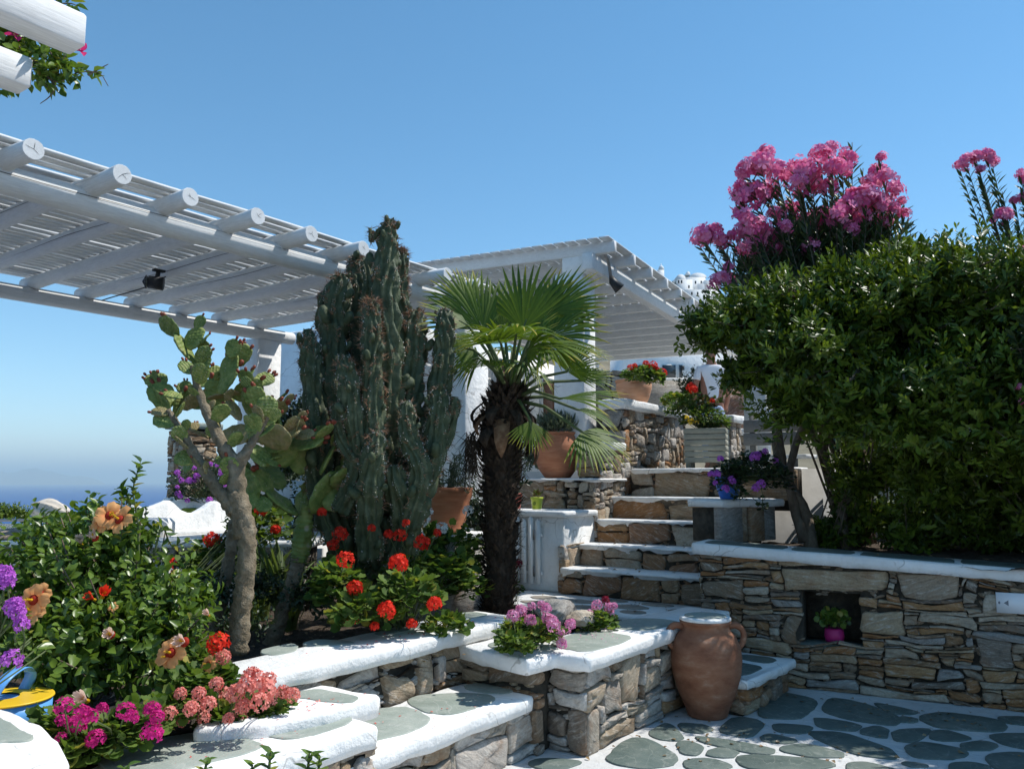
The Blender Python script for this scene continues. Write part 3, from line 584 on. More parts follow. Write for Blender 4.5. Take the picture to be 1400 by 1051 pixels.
# sign plaque
sg=thing('wall_sign','small white plaque with a grey arrowhead on the rubble wall at right edge','sign',(*pt(2.28,0),.68))
g=G(); prism(g,[pt(2.13,.055),pt(2.36,.055),pt(2.36,.035),pt(2.13,.035)],.675,.815); g.build('panel',m_plain('sign_white',[(.78,.79,.8),(.82,.82,.83)],3,.4,.05),sg)
SG=m_plain('sign_grey_print',[(.18,.19,.21),(.2,.21,.23)],3,.5,.05); q=lambda s,z:(*pt(s,.0565),z)
G().add([q(2.175,.745),q(2.205,.765),q(2.205,.725)],[(0,1,2)]).build('arrow_print',SG,sg); G().add([q(2.148+.007*math.cos(t),.745+.01*math.sin(t)) for t in [k*math.pi/5 for k in range(10)]],[tuple(range(10))]).build('dot_print',SG,sg)
# ------------------------------------------------------------------ stair side walls (stepped buttress)
tw=thing('stepped_stair_wall','sunlit grey rubble wall rising in steps along the left side of the staircase','stone wall',(7.73,4.5,.5))
Ymax=6.9
g=G(); prism(g,[(7.2,4.54),(7.76,4.54),(7.76,4.9),(7.2,4.9)],.3,.75)
prism(g,[(7.76,4.535),(8.4,4.535),(8.4,Ymax),(7.76,Ymax)],.3,1.5); prism(g,[(7.88,4.535),(8.45,4.535),(8.45,4.78),(7.88,4.78)],1.5,1.9); prism(g,[(8.40,4.535),(10.02,4.535),(10.02,4.85),(8.40,4.85)],1.4,2.35); g.build('mortar',MORTAR,tw)
sp=lambda r:STONEG if r.random()<.72 else (STONER if r.random()<.3 else STONE)
rubble(tw,(7.73,4.5,0),(1,0),(0,-1),.67,.5,1.6,sp,seed=81,cs=.036,cz=.026,specials=[(.02,1.0,.2,1.3),(.2,.95,.32,1.35),(.0,.7,.25,.98)],wr=(2,7),hr=(2,5),big=.1)
rubble(tw,(7.88,4.5,0),(1,0),(0,-1),.52,1.6,1.94,sp,seed=82,wr=(4,9),hr=(3,6))
rubble(tw,(8.40,4.5,0),(1,0),(0,-1),1.64,1.4,lambda s:2.42-.03*s,sp,seed=83,cs=.036,cz=.028,wr=(2,8),hr=(2,6),specials=[(.0,1.95,.16,2.2),(1.3,2.15,1.62,2.38)],big=.15)
rubble(tw,(7.10,4.5,0),(1,0),(0,-1),.66,.45,.98,sp,seed=84,specials=[(.08,.5,.42,.95)],big=.4)
rubble(tw,(7.73,Ymax,0),(0,-1),(-1,0),Ymax-4.5,.45,1.6,lambda r:STONE,seed=85,wr=(3,12),big=.25)
rubble(tw,(7.86,4.8,0),(0,-1),(-1,0),.3,1.6,1.94,lambda r:STONER if r.random()<.4 else STONE,seed=86,wr=(8,14),hr=(4,7))
rubble(tw,(8.38,4.78,0),(0,-1),(-1,0),.28,1.98,2.42,lambda r:STONED,seed=87,wr=(8,14),hr=(8,12))
rubble(tw,(10.06,4.5,0),(0,1),(1,0),.35,1.4,2.35,STONE,seed=88)
coping('coping',tw,[(7.70,4.47),(8.38,4.47),(8.38,Ymax),(7.70,Ymax)],1.625,.03,STONEG if False else WHITEW,seed=90,wob=.03,low=.01)
coping('coping',tw,[(7.83,4.46),(8.40,4.46),(8.40,4.82),(7.83,4.82)],2.02,.085,WHITE,seed=91)
coping('coping',tw,[(8.34,4.44),(9.0,4.44),(10.14,4.44),(10.14,4.86),(8.34,4.80)],0,.11,WHITE,seed=92,zf=lambda v:2.52-.02*(v.x-8.4))
# ------------------------------------------------------------------ gate cabinet
gc=thing('meter_cabinet','white plastered cabinet with a slatted hinged door beside the stairs','cabinet',(7.1,4.8,.5))
g=G(); box(g,(7.44,5.02,.87),(.62,1.02,.74),bev=.02); g.build('body',WHITE,gc)
coping('coping',gc,[(7.06,4.46),(7.74,4.46),(7.74,5.58),(7.06,5.58)],1.30,.06,WHITE,seed=95,wob=.006,low=.001)
dr=link('door',G().mesh('x') if False else (lambda g:(box(g,(7.095,5.02,1.06),(.02,.56,.035)),box(g,(7.095,5.02,.68),(.02,.56,.035)),g)[-1])(G()).mesh('door',PAINTV),gc)
for k in range(7):
    y=4.78+.085*k; g=G(); zt_=1.19+(.03 if k%2==1 else 0); x=7.062
    G().add([(x,y-.026,.58),(x,y+.026,.58),(x,y+.026,zt_),(x,y,zt_+.03),(x,y-.026,zt_),(x+.018,y-.026,.58),(x+.018,y+.026,.58),(x+.018,y+.026,zt_),(x+.018,y,zt_+.03),(x+.018,y-.026,zt_)],[(4,3,2,1,0),(5,6,7,8,9)]+[(i,(i+1)%5,5+(i+1)%5,5+i) for i in range(5)]).build('paling',PAINTV,dr)
for z in (1.06,.70):
    g=G(); box(g,(7.068,4.815,z),(.01,.045,.10)); tube(g,[(7.06,4.815,z-.05),(7.06,4.815,z+.05)],.007); g.build('hinge',METAL,dr)
# ------------------------------------------------------------------ pergola 1
def log(name,parent,p0,p1,r,mat=PAINT,seg=18,crack=True,sd=0):
    p0,p1=Vector(p0),Vector(p1); n=14; g=G(); rd=random.Random(sd)
    bx,bz=rd.uniform(-.02,.02),rd.uniform(-.012,.012)
    pts=[p0.lerp(p1,k/n)+Vector((bx*math.sin(k*.5+sd) if abs((p1-p0).y)>abs((p1-p0).x) else 0,0,bz*math.sin(k*.4+sd))) for k in range(n+1)]
    d=(p1-p0).normalized(); pts=[p0-d*.0]+[p0+d*.006]+pts[1:-1]+[p1-d*.006,p1]; rad=[r*.955,r]+[r*(1+.02*math.sin(k*1.3+sd)) for k in range(n-1)]+[r,r*.955]
    rad=[q_*(1+.035*mnoise.noise(Vector((k_*.45,sd,0)))) for k_,q_ in enumerate(rad)]; tube(g,pts,rad,seg,nz=.04); o=g.build(name,mat,parent,True)
    for f in o.data.polygons:
        if len(f.vertices)>4: f.use_smooth=False
    if crack:
        a=rd.uniform(-.7,.5); side=Vector((0,0,1)).cross(d); side=side if side.x+side.y>0 else -side; g=G(); V=[];m=24; L=(p1-p0).length; s0=rd.uniform(0,.3); s1=rd.uniform(.5,1)
        for k in range(m+1):
            t=s0+(s1-s0)*k/m; aa=a+.10*math.sin(k*.35+sd)+.04*mnoise.noise(Vector((k*.7,sd,0))); i=t*n; lo=int(min(n-1,i)); c=p0.lerp(p1,t)+Vector((bx*math.sin(i*.5+sd) if abs((p1-p0).y)>abs((p1-p0).x) else 0,0,bz*math.sin(i*.4+sd)))
            w_=.0035*math.sin(math.pi*k/m)/r+.006
            for s_ in(-1,1):
                q_=aa+s_*w_*.5; V.append(c+(-side*math.cos(q_)+Vector((0,0,1))*math.sin(q_))*(r*1.045+.0015))
        g.add(V,[(2*k,2*k+1,2*k+3,2*k+2) for k in range(m)]); g.build('crack',CRACK,o)
    g=G(); zz=Vector((0,0,1)); sdv=zz.cross(d)
    for k in range(3):
        a=k*2.1+rd.uniform(-.9,.9); u=sdv*math.cos(a)+zz*math.sin(a); v_=sdv*-math.sin(a)+zz*math.cos(a); L1=r*rd.uniform(.25,.9); c=pts[0]-d*.0015; m_=c+u*L1*.5+v_*r*rd.uniform(-.08,.08)
        g.add([c+v_*.0012,c-v_*.0012,m_-v_*.0014,c+u*L1,m_+v_*.0014],[(0,1,2,3,4)])
    g.build('end_check',CRACK,o)
    return o
p1=thing('log_pergola','white log pergola with slatted roof at left, standing on square whitewashed pillars','pergola',(6.4,8.25,.9))
XF=[2.13,2.64,3.13,3.65,4.17,4.69,5.21,5.75,6.25]; XF=[1.60,1.08,.56,.04]+XF
log('beam',p1,(-.9,5.30,3.39),(6.62,5.30,3.39),.088,PAINTX,24,sd=1); log('beam',p1,(-.9,8.28,3.36),(6.78,8.28,3.36),.075,PAINTX,20,sd=4)
for i,x in enumerate(XF): log('rafter',p1,(x,4.90-.03*(i%2),3.478),(x+.02,8.42,3.47),.063,PAINT,16,crack=(i%3!=1),sd=10+i)
y=5.10; k=0
while y<8.5:
    w_=.076+rr.uniform(-.004,.004); j=rr.uniform(-.006,.006)
    g=G(); zc=3.562-(y-4.9)*.003
    n=13; V=[]
    for i in range(n+1):
        x=-1.0+7.7*i/n; dz=.004*math.sin(i*1.7+k)+j*.3; y_=y+j*(i/n-.5)*1.4+.005*math.sin(i*.6+k*2.1); V+=[(x,y_-w_/2,zc-.009+dz),(x,y_+w_/2,zc-.009+dz+j*.4),(x,y_+w_/2,zc+.009+dz+j*.4),(x,y_-w_/2,zc+.009+dz)]
    g.add(V,[(4*i+q,4*i+4+q,4*i+4+(q+1)%4,4*i+(q+1)%4) for i in range(n) for q in range(4)]+[(0,1,2,3),(4*n+3,4*n+2,4*n+1,4*n)]); g.build('slat',SLATW,p1)
    y+=.102 if k!=2 else .15; k+=1
def pillar(parent,cx,cy,w_,z0,z1,ex=(1,0)):
    g=G(); box(g,(cx,cy,(z0+z1)/2),(w_,w_,z1-z0),ex,bev=.02); return g.build('pillar',WHITE,parent)
pillar(p1,6.42,8.42,.36,.9,3.3); pillar(p1,6.78,5.53,.40,.5,3.31)
fl_=thing('flood_lamp','black round flood lamp hanging under the log pergola rafters','lamp',(4.02,6.75,3.42))
g=G(); tube(g,[(3.97,6.79,3.33),(4.06,6.71,3.32)],[.055,.062],16); g.build('housing',BLACK,fl_)
g=G(); tube(g,[(3.965,6.795,3.33),(3.945,6.81,3.33)],[.05,.045],16); g.build('lens',m_plain('lamp_glass',[(.10,.11,.10),(.2,.2,.18)],9,.2,.1),fl_)
g=G()
for t in range(6): a=t*math.pi/6; tube(g,[(3.955+.06*math.cos(a)*.6,6.80+.06*math.cos(a)*.8,3.33+.06*math.sin(a)),(3.93,6.82,3.33),(3.955-.06*math.cos(a)*.6,6.80-.06*math.cos(a)*.8,3.33-.06*math.sin(a))],.004,5)
g.build('guard_wires',BLACK,fl_); g=G(); tube(g,[(4.02,6.75,3.36),(4.03,6.74,3.44)],.02,8); box(g,(4.03,6.74,3.435),(.1,.05,.02)); g.build('bracket',BLACK,fl_)
g=G(); tube(g,[tuple(c) for c in curve([(4.05,6.76,3.36),(4.2,6.9,3.44),(4.27,7.3,3.42),(4.28,8.0,3.40),(4.3,8.2,3.40)],20)],.006,6); tagp(g.build('lamp_cable',BLACK),'thin dark cable running from the flood lamp to the far beam','cable')
# ------------------------------------------------------------------ pergola 2
a2=math.radians(8.7); X2=Vector((math.cos(a2),math.sin(a2),0)); Y2=Vector((-math.sin(a2),math.cos(a2),0)); C2=Vector((8.18,4.72,4.0))
q2=lambda x,y,z=0:C2+X2*x+Y2*y+Vector((0,0,z))
p2=thing('slatted_pergola','white slatted pergola over the upper terrace at the top of the stairs','pergola',q2(0.2,.2,-2.25))
def bar(name,parent,a,b_,w_,h,mat,bev=.006):
    a,b_=Vector(a),Vector(b_); g=G(); box(g,(a+b_)/2,((b_-a).length,w_,h),(b_-a)[:2],bev=bev); return g.build(name,mat,parent)
bar('beam',p2,q2(-.1,.06,.09),q2(8.2,.06,.09),.13,.19,PAINTX); bar('beam',p2,q2(-.1,3.2,.09),q2(8.2,3.2,.09),.13,.18,PAINTX)
for k in range(13): bar('rafter',p2,q2(.02+.68*k,-.24,.25),q2(.02+.68*k,3.45,.25),.075,.13,PAINT)
for k in range(26): bar('slat',p2,q2(-.15,-.16+.14*k,.327),q2(8.3,-.16+.14*k,.327),.118,.018,SLATW,0)
ex2=X2[:2]
for x,y in((.18,.34),(.22,3.2),(8.0,3.2)): c=q2(x,y); g=G(); box(g,(c.x,c.y,2.86),(.38,.38,2.28),ex2,bev=.02); g.build('pillar',WHITE,p2)
c=q2(.15,.25); g=G(); box(g,(c.x,c.y,4.10),(.32,.34,.24),ex2,bev=.02); g.build('pillar_head',WHITE,p2)
sl=thing('spot_lamp','small dark spotlight on a curved pipe at the pergola corner','lamp',q2(.25,-.02,.1))
g=G(); tube(g,[q2(.1,-.02,.22),q2(.17,-.05,.23),q2(.25,-.06,.18),q2(.32,-.06,.05),q2(.34,-.06,-.02)],.02,8); g.build('pipe',METAL,sl)
g=G(); a=q2(.34,-.07,-.02); tube(g,[a,a+Vector((-.02,-.02,-.05)),a+Vector((.05,-.08,-.14))],[.03,.045,.07],12); g.build('housing',BLACK,sl)
# near pergola beams upper left
pb=thing('beam_pergola','pale square beams of a near pergola in the top left corner','pergola',(-1,2.6,3.0))
dX=Vector((1,.02,0))
for e_ in (onz(117,64,3.0),onz(43,120,3.0)):
    e_=Vector(e_); a=e_+Vector((0,.05,.055)); bar('beam',pb,a-Vector((3.9,0,0)),a,.10,.11,PAINTX)
for k in range(7): bar('beam',pb,(-2.6,2.2-.62*k,3.055),(1.2-.02*k,2.2-.62*k,3.055),.10,.11,PAINTX)  # unseen beams and cross beams overhead, added to cut sky light on the patio
for k in range(9): bar('cross_beam',pb,(-2.5+.4*k,-2.0,3.16),(-2.5+.4*k,3.2-.0*k,3.16),.07,.08,PAINT)
# ------------------------------------------------------------------ pots
def pot(name,label,cat,loc,prof,mat,soil=None,group=None,part='body'):
    t=thing(name,label,cat,loc,group); g=G(); lathe(g,prof,(0,0,0),44,wob=.008); link(part,g.mesh(part,mat,True),t,loc=loc)
    if soil:
        g=G(); r,z=soil; lathe(g,[(r*.98,z-.03),(r*.98,z),(r*.5,z+.012)],(0,0,0),24); link('soil',g.mesh('soil',SOIL,True),t,loc=loc)
    return t
J=(5.62,2.40,0)
jar=pot('clay_jar','tall brown clay jar with two small ears and a flat white and slate lid','jar',J,[(.12,0),(.135,.01),(.15,.06),(.195,.16),(.232,.28),(.243,.38),(.235,.46),(.205,.535),(.172,.57),(.158,.60),(.160,.615),(.175,.625),(.177,.64),(.16,.645)],TERRAD)
g=G(); lathe(g,[(.165,.64),(.176,.645),(.176,.66),(.168,.668),(.15,.669)],(0,0,0),36); lid=link('lid',g.mesh('lid',WHITE,True),jar,loc=J)
g=G(); lathe(g,[(.142,.667),(.142,.673),(.12,.674)],(0,0,0),30); link('lid_disc',g.mesh('lid_disc',FLAGL,True),lid,loc=J)
rtv=Vector((rt[0],rt[1],0))
for s in(-1,1):
    g=G(); d=rtv*s; tube(g,[tuple(c) for c in curve([tuple(d*.155+Vector((0,0,.60))),tuple(d*.215+Vector((0,0,.605))),tuple(d*.262+Vector((0,0,.56))),tuple(d*.255+Vector((0,0,.49))),tuple(d*.215+Vector((0,0,.45)))],14)],[.024]*5+[.021]*9,10)
    link('handle',g.mesh('handle',TERRAD,True),jar,loc=J)
BP=(8.1,5.2,1.63)
bigp=pot('round_pot','big round terracotta pot of grey green herbs on the wall ledge behind the palm','flower pot',BP,[(.13,0),(.15,.01),(.215,.10),(.262,.22),(.27,.30),(.25,.40),(.215,.475),(.21,.49),(.225,.50),(.225,.52),(.20,.525),(.19,.50)],TERRA,(.19,.49))
OP=tuple(onx(879,543,9.0)-Vector((0,0,0))); OP=(9.0,4.68,2.51)
orp=pot('wide_pot','pale orange terracotta pot with red geraniums on the topmost wall coping','flower pot',OP,[(.14,0),(.15,.01),(.185,.08),(.212,.18),(.215,.24),(.205,.255),(.222,.262),(.225,.29),(.20,.292),(.19,.27)],TERRAL,(.19,.27))
LP=at(607,727,7.0); LP=(LP.x,LP.y,LP.z)
lbp=pot('ribbed_pot','wide ribbed terracotta bowl between the cactus and the palm trunk','flower pot',LP,[(.15,0),(.16,.01)]+[(.16+.055*min(1,k/9)+(.004 if k%2 else -.003),.02+.028*k) for k in range(10)]+[(.232,.31),(.236,.335),(.236,.36),(.215,.365),(.205,.34)],TERRA,(.205,.34))
ps=thing('pot_plinth','small whitewashed stone ledge carrying the ribbed terracotta bowl','ledge',(LP[0],LP[1],.5))
g=G(); box(g,(LP[0],LP[1],(LP[2]+.5)/2-.02),(.62,.62,LP[2]-.5-.03),bev=.02); g.build('block',STONEG,ps); coping('coping',ps,[(LP[0]-.33,LP[1]-.33),(LP[0]+.33,LP[1]-.33),(LP[0]+.33,LP[1]+.33),(LP[0]-.33,LP[1]+.33)],LP[2]-.002,.05,WHITE,seed=3)
lime=m_plain('lime_glaze',[(.36,.42,.03),(.45,.52,.06)],4,.35,.1); pinkp=m_plain('pink_plastic',[(.42,.02,.14),(.50,.03,.18)],4,.4,.1); redp=m_plain('red_glaze',[(.30,.04,.025),(.42,.07,.05)],4,.4,.1); bluep=m_plain('blue_glaze',[(.04,.14,.50),(.07,.2,.62)],4,.35,.1)
SP=[(.045,0),(.05,.005),(.062,.10),(.066,.102),(.068,.125),(.058,.127),(.055,.11)]
q=onx(734,694,7.3); LM=(7.3,q.y,1.305); limep=pot('small_lime_pot','small lime green pot with dry brown sprigs on the white cabinet','flower pot',LM,SP,lime,(.055,.11))
g=G(); d=Vector((-1,-.1,0)).normalized(); c=Vector(LM)+Vector((-.058,-.01,.06)); G().add([c+Vector((-.004,.02*math.cos(t),.02*math.sin(t))) for t in [k*math.pi/6 for k in range(12)]],[tuple(range(12))]).build('round_print',m_plain('olive_print',[(.15,.2,.02),(.17,.22,.03)],3,.5,.1),limep)
q=onx(704,690,7.3); RP=(7.3,q.y,1.305); redpot=pot('small_red_pot','small red glazed pot on the cabinet half hidden by the palm trunk','flower pot',RP,[(a*1.15,b_*1.3) for a,b_ in SP],redp,(.06,.14))
NP=(*pt(1.02,-.14),.345); pkp=pot('small_pink_pot','small pink pot with a leafy sprig inside the wall niche','flower pot',NP,[(.05,0),(.068,.01),(.075,.05),(.07,.10),(.055,.115),(.05,.10)],pinkp,(.05,.10))
# pedestal + blue pot
pd=thing('pot_pedestal','short pedestal of upright grey and rusty slabs with a white cap on the garden wall','pedestal',(7.6,3.0,1.05))
PA=at(987,735,7.55); e1=(at(1080,735,8.0)-PA); e1.z=0; e1.normalize(); f1=Vector((-e1.y,e1.x,0)); f1=f1 if f1.x>0 else -f1
def slabup(s0,s1,d0,z0,z1,mat,nm='slab'):
    g=G(); c=PA+e1*((s0+s1)/2)+f1*(d0+.05); box(g,(c.x,c.y,(z0+z1)/2),(s1-s0,.1,z1-z0),e1[:2],bev=.008); g.build(nm,mat,pd)
slabup(0,.27,0,1.05,1.365,STONED); slabup(.28,.36,.03,1.05,1.365,STONE); slabup(.37,.55,.0,1.05,1.365,STONER); slabup(.56,.75,.05,1.05,1.36,STONED)
g=G(); c=PA+e1*.38+f1*.25; box(g,(c.x,c.y,1.2),(.7,.3,.3),e1[:2]); g.build('mortar',MORTAR,pd)
pl=[PA+e1*a+f1*b_ for a,b_ in((-.02,-.03),(.8,-.03),(.8,.42),(-.02,.42))]; coping('cap',pd,pl,1.43,.065,WHITE,seed=33,wob=.008)
bpp=PA+e1*.27+f1*.17; BLP=(bpp.x,bpp.y,1.432); blp=pot('blue_pot','bright blue pot overflowing with purple geraniums on the pedestal','flower pot',BLP,[(.07,0),(.08,.01),(.11,.10),(.12,.18),(.125,.2),(.11,.205),(.1,.18)],bluep,(.1,.18))
# watering can
cc_=at(10,960,3.62); WCL=(cc_.x,cc_.y,.52); wc=thing('watering_can','blue watering can with yellow top and stubby spout, cut by the left edge','watering can',WCL)
BLU=m_plain('sky_blue_enamel',[(.10,.32,.70),(.14,.38,.76)],3,.35,.1); YLW=m_plain('yellow_enamel',[(.75,.46,.02),(.82,.54,.04)],3,.35,.1)
k=.95
g=G(); lathe(g,[(.118,0),(.124,.01),(.124,.09),(.121,.095),(.124,.10),(.124,.20)],(0,0,0),40); link('body',g.mesh('body',BLU,True),wc,loc=WCL,scale=(1.35,1.35,.9))
g=G(); V=[];N_=40
for r,z in((.126,.195),(.130,.200),(.128,.207),(.122,.206),(.06,.212),(.05,.208)):
    for i in range(N_): t=2*math.pi*i/N_; V.append((r*math.cos(t)+(-.02 if r<.07 else 0)*rt[0],r*math.sin(t)+(-.02 if r<.07 else 0)*rt[1],z))
g.add(V,[(a*N_+i,a*N_+(i+1)%N_,(a+1)*N_+(i+1)%N_,(a+1)*N_+i) for a in range(5) for i in range(N_)]); link('top_rim',g.mesh('top_rim',YLW,True),wc,loc=WCL,scale=(1.35,1.35,.9))
fwv=Vector((fw[0],fw[1],0)); g=G(); V=[]; cv=curve([tuple(-fwv*.11+rtv*.02+Vector((0,0,.16))),tuple(-fwv*.13+rtv*.03+Vector((0,0,.24))),tuple(-fwv*.10+rtv*.05+Vector((0,0,.32))),tuple(-fwv*.01+rtv*.05+Vector((0,0,.34))),tuple(fwv*.07+rtv*.03+Vector((0,0,.28))),tuple(fwv*.09+rtv*.0+Vector((0,0,.205)))],26)
for c in cv:
    c=Vector(c)
    for dx,dn in((-.018,0),(.018,0),(.018,.006),(-.018,.006)): V.append(c+rtv*dx+Vector((0,0,dn))-fwv*dn)
g.add(V,[(4*i+q,4*i+4+q,4*i+4+(q+1)%4,4*i+(q+1)%4) for i in range(25) for q in range(4)]); link('handle',g.mesh('handle',BLU,True),wc,loc=WCL,scale=(1.35,1.35,.9))
g=G(); tube(g,[tuple(-fwv*.12+rtv*.025+Vector((0,0,.12))),tuple(-fwv*.15+rtv*.04+Vector((0,0,.19)))],[.024,.02],14); link('spout',g.mesh('spout',YLW,True),wc,loc=WCL,scale=(1.35,1.35,.9))
# ------------------------------------------------------------------ leaves and flowers
def lf(w_,l,cup=.15,bend=.1,n=3,point=.5):
    """folded leaf template: side, along, normal; base at origin"""
    V=[(0,0,0)];m=n
    for i in range(1,m+1):
        t=i/(m+1); ww=w_*math.sin(math.pi*t**point)*.5; z=-bend*t*t; V+=[(-ww,t*l,z+cup*ww),(0,t*l,z),(ww,t*l,z+cup*ww)]
    V.append((0,l,-bend)); F_=[(0,2,1),(0,3,2)]
    for i in range(m-1):
        a=1+3*i; F_+=[(a,a+1,a+4,a+3),(a+1,a+2,a+5,a+4)]
    a=1+3*(m-1); e=len(V)-1; F_+=[(a,a+1,e),(a+1,a+2,e)]; return V,F_
T_OV=lf(.6,1,.5,.12,3,.75); T_NAR=lf(.21,1,.4,.08,2,.8); T_OBO=lf(.38,1,.35,-.10,2,1.35); T_BLADE=lf(.07,1,.8,.05,2,.8)
def t_round():
    V=[(0,.15,-.12)];n=12
    for i in range(n):
        t=-math.pi/2+2*math.pi*(i+.5)/n*.92+.25; r=.5*(1.08 if i%2 else .92); V.append((r*math.cos(t),.45+r*math.sin(t),.10*(1 if i%2 else .4)))
    return V,[(0,1+i,2+i) for i in range(n-1)]
T_RND=t_round()
def rnd(n,s=1): return NR.normal(0,s,(n,3))
def unit(v): return v/np.maximum(np.linalg.norm(v,axis=-1,keepdims=True),1e-9)
def scatter(name,tmpl,pos,d,up,sc_,mat,parent,a=None,kind='stuff',g=None):
    n=len(pos); M=mats(d,up)*np.asarray(sc_).reshape(-1,1,1); a=NR.random(n) if a is None else a
    own=g is None; g=g or G(); g.inst(tmpl[0],tmpl[1],M,pos,a)
    if own: return tagp(g.build(name,mat,parent),kind=kind)
def shell(ells,n,lo=.75,hi=1.03,bot=-1.):
    C=np.array([e[0] for e in ells]);Rr=np.array([e[1] if hasattr(e[1],'__len__') else (e[1],)*3 for e in ells]); w_=(Rr.prod(1))**(2/3); w_=w_/w_.sum(); P=[];N=[];tot=0
    while tot<n:
        m=n*2; k=NR.choice(len(C),m,p=w_); d=unit(NR.normal(0,1,(m,3))); r=NR.uniform(lo,hi,(m,1)); p=C[k]+d*Rr[k]*r
        q=np.sqrt((((p[:,None,:]-C[None])/Rr[None])**2).sum(2)); ok=(q.min(1)>lo-.02)&(d[:,2]>bot)
        P.append(p[ok]);N.append(unit(d[ok]/Rr[k][ok]));tot+=ok.sum()
    return np.concatenate(P)[:n],np.concatenate(N)[:n]
# geranium head meshes
def head_mesh(name,mat,n=26,pr=.32,doubleness=1):
    g=G(); d=[];k=0
    for i in range(n):
        z=1-1.55*(i+.5)/n; t=i*2.39996; r=math.sqrt(max(0,1-z*z)); d.append((r*math.cos(t),r*math.sin(t),z))
    d=np.array(d)+NR.normal(0,.12,(n,3)); d=unit(d); pos=[];dr=[];up=[];a=[]
    for v in d:
        x=np.cross(v,[.3,.5,.81]); x/=np.linalg.norm(x); y=np.cross(v,x); fa=NR.random()
        for j in range(5):
            t=2*math.pi*j/5+fa*6; rad=x*math.cos(t)+y*math.sin(t); pos.append(v*NR.uniform(.68,.86)); dr.append(rad+v*NR.uniform(.1,.6)); up.append(v+rnd(1,.15)[0]); a.append(min(1,max(0,fa*.5+NR.random()*.5)))
    T=([(0,0,0),(-.34,.55,.06),(0,.5,-.02),(.34,.55,.06),(-.2,.98,-.02),(.2,.98,-.02)],[(0,2,1),(0,3,2),(1,2,5,4),(2,3,5)])
    g.inst(T[0],T[1],mats(np.array(dr),np.array(up))*pr,np.array(pos),np.array(a)); return g.mesh(name,mat)
HM={k:[head_mesh('flower_head',m,n_,.36) for n_ in (30,22)] for k,m in dict(red=P_RED,coral=P_CORAL,magenta=P_MAG,pink=P_PINK,purple=P_PUR,white=P_WHITE,dred=P_DRED).items()}
def head(parent,p,r,col,base=None):
    o=link('flower_head',R.choice(HM[col]),parent,loc=p,rot=(R.uniform(-.5,.5),R.uniform(-.5,.5),R.uniform(0,6.3)),scale=r)
    return o
def stems(parent,pairs,r=.004,mat=None,name='stems'):
    g=G()
    for a,b_ in pairs:
        a,b_=Vector(a),Vector(b_); m=(a+b_)/2+Vector((R.uniform(-.02,.02),R.uniform(-.02,.02),.01)); tube(g,[a,m,b_],[r,r*.8,r*.7],5)
    return tagp(g.build(name,mat or STEMG,parent),kind='stuff')
def geranium(label,base,heads,ells,nleaf,col,lsize=.055,group='potted and bedded geraniums',hs=.045,name='geranium_plant',cat='flowering plant',lmat=None,tmpl=None,up=.9):
    """heads: list of (position, radius or None)"""
    base=Vector(base); t=thing(name,label,cat,base,group)
    P,N=shell(ells,nleaf,.55,1.05,-.5); sz=NR.uniform(.6,1.15,nleaf)*lsize; 
    P=P-np.array([0,0,.02]); d=unit(N*np.array([1,1,.25])+rnd(nleaf,.35)); scatter('leaves',tmpl or T_RND,P,d,unit(N*.4+np.array([-.1,-.1,up])+rnd(nleaf,.3)),sz,lmat or L_GER,t)
    prs=[]
    for i in range(0,nleaf,9): prs.append((base+Vector((R.uniform(-.06,.06),R.uniform(-.06,.06),0)),P[i]))
    for h in heads:
        p,r,c=(tuple(h)+(None,None))[:3]; p=Vector(p); head(t,p,r or hs*R.uniform(.85,1.15),c or col); bb=min(ells,key=lambda e:(Vector(e[0])-p).length)[0]; prs.append((Vector(bb)-Vector((0,0,.05)),p))
    stems(t,prs); return t
def A(px,py,D): return at(px,py,D)
# red geraniums, right part of the raised bed
hd=lambda L,D,c=None,s=.5: [(at(q_[0],q_[1],D+R.uniform(-s*.3,s*.3)),(q_[2] or 12)/F*D,q_[3] if len(q_)>3 else c) for q_ in L]
D=5.35
geranium('red geranium with six glowing heads spilling towards the white coping, left of the palm trunk',(4.2,3.9,.52),hd([(472,765,13),(545,770,14),(485,804,12),(528,834,13),(480,847,11),(512,856,7),(594,826,11),(563,853,8)],5.0),[(A(500,830,5.1),(.22,.16,.13)),(A(560,810,5.2),(.2,.16,.16)),(A(460,800,5.2),(.16,.14,.16)),(A(610,850,5.3),(.14,.12,.07))],1100,'red',.06)
geranium('shaded red geranium standing against the foot of the tall cactus',(4.5,4.5,.55),hd([(465,730,11),(531,730,7),(547,732,10),(577,742,12),(598,728,6),(508,722,6),(555,715,6),(455,745,9),(440,700,7)],5.62),[(A(560,785,6.0),(.28,.15,.2)),(A(480,780,6.0),(.25,.15,.18)),(A(610,785,6.1),(.18,.2,.18))],1000,'red',.065)
geranium('white geranium beside the ribbed terracotta bowl',(5.4,4.9,.5),hd([(577,708,13),(604,722,9),(585,700,8),(640,698,8),(620,800,8),(643,796,7),(630,760,6),(570,715,8)],6.3),[(A(620,760,6.5),(.22,.2,.25)),(A(640,800,6.3),(.15,.15,.12)),(A(585,740,6.5),(.15,.15,.15))],700,'white',.06)
geranium('red geranium peeping between the two prickly pear trunks',(3.3,5.4,.6),hd([(348,670,9),(357,697,10),(377,724,8),(290,738,12),(235,770,9),(240,785,8)],6.2),[(A(350,720,6.4),(.25,.2,.2)),(A(290,770,6.3),(.25,.2,.2))],700,'red',.06)
geranium('deep red geranium head with dark petals near the cabinet door',(6.6,4.75,.5),hd([(700,764,6),(708,770,7),(697,745,4),(702,785,6,)],7.0,'dred'),[(A(700,800,7.0),(.08,.08,.12))],90,'dred',.045)
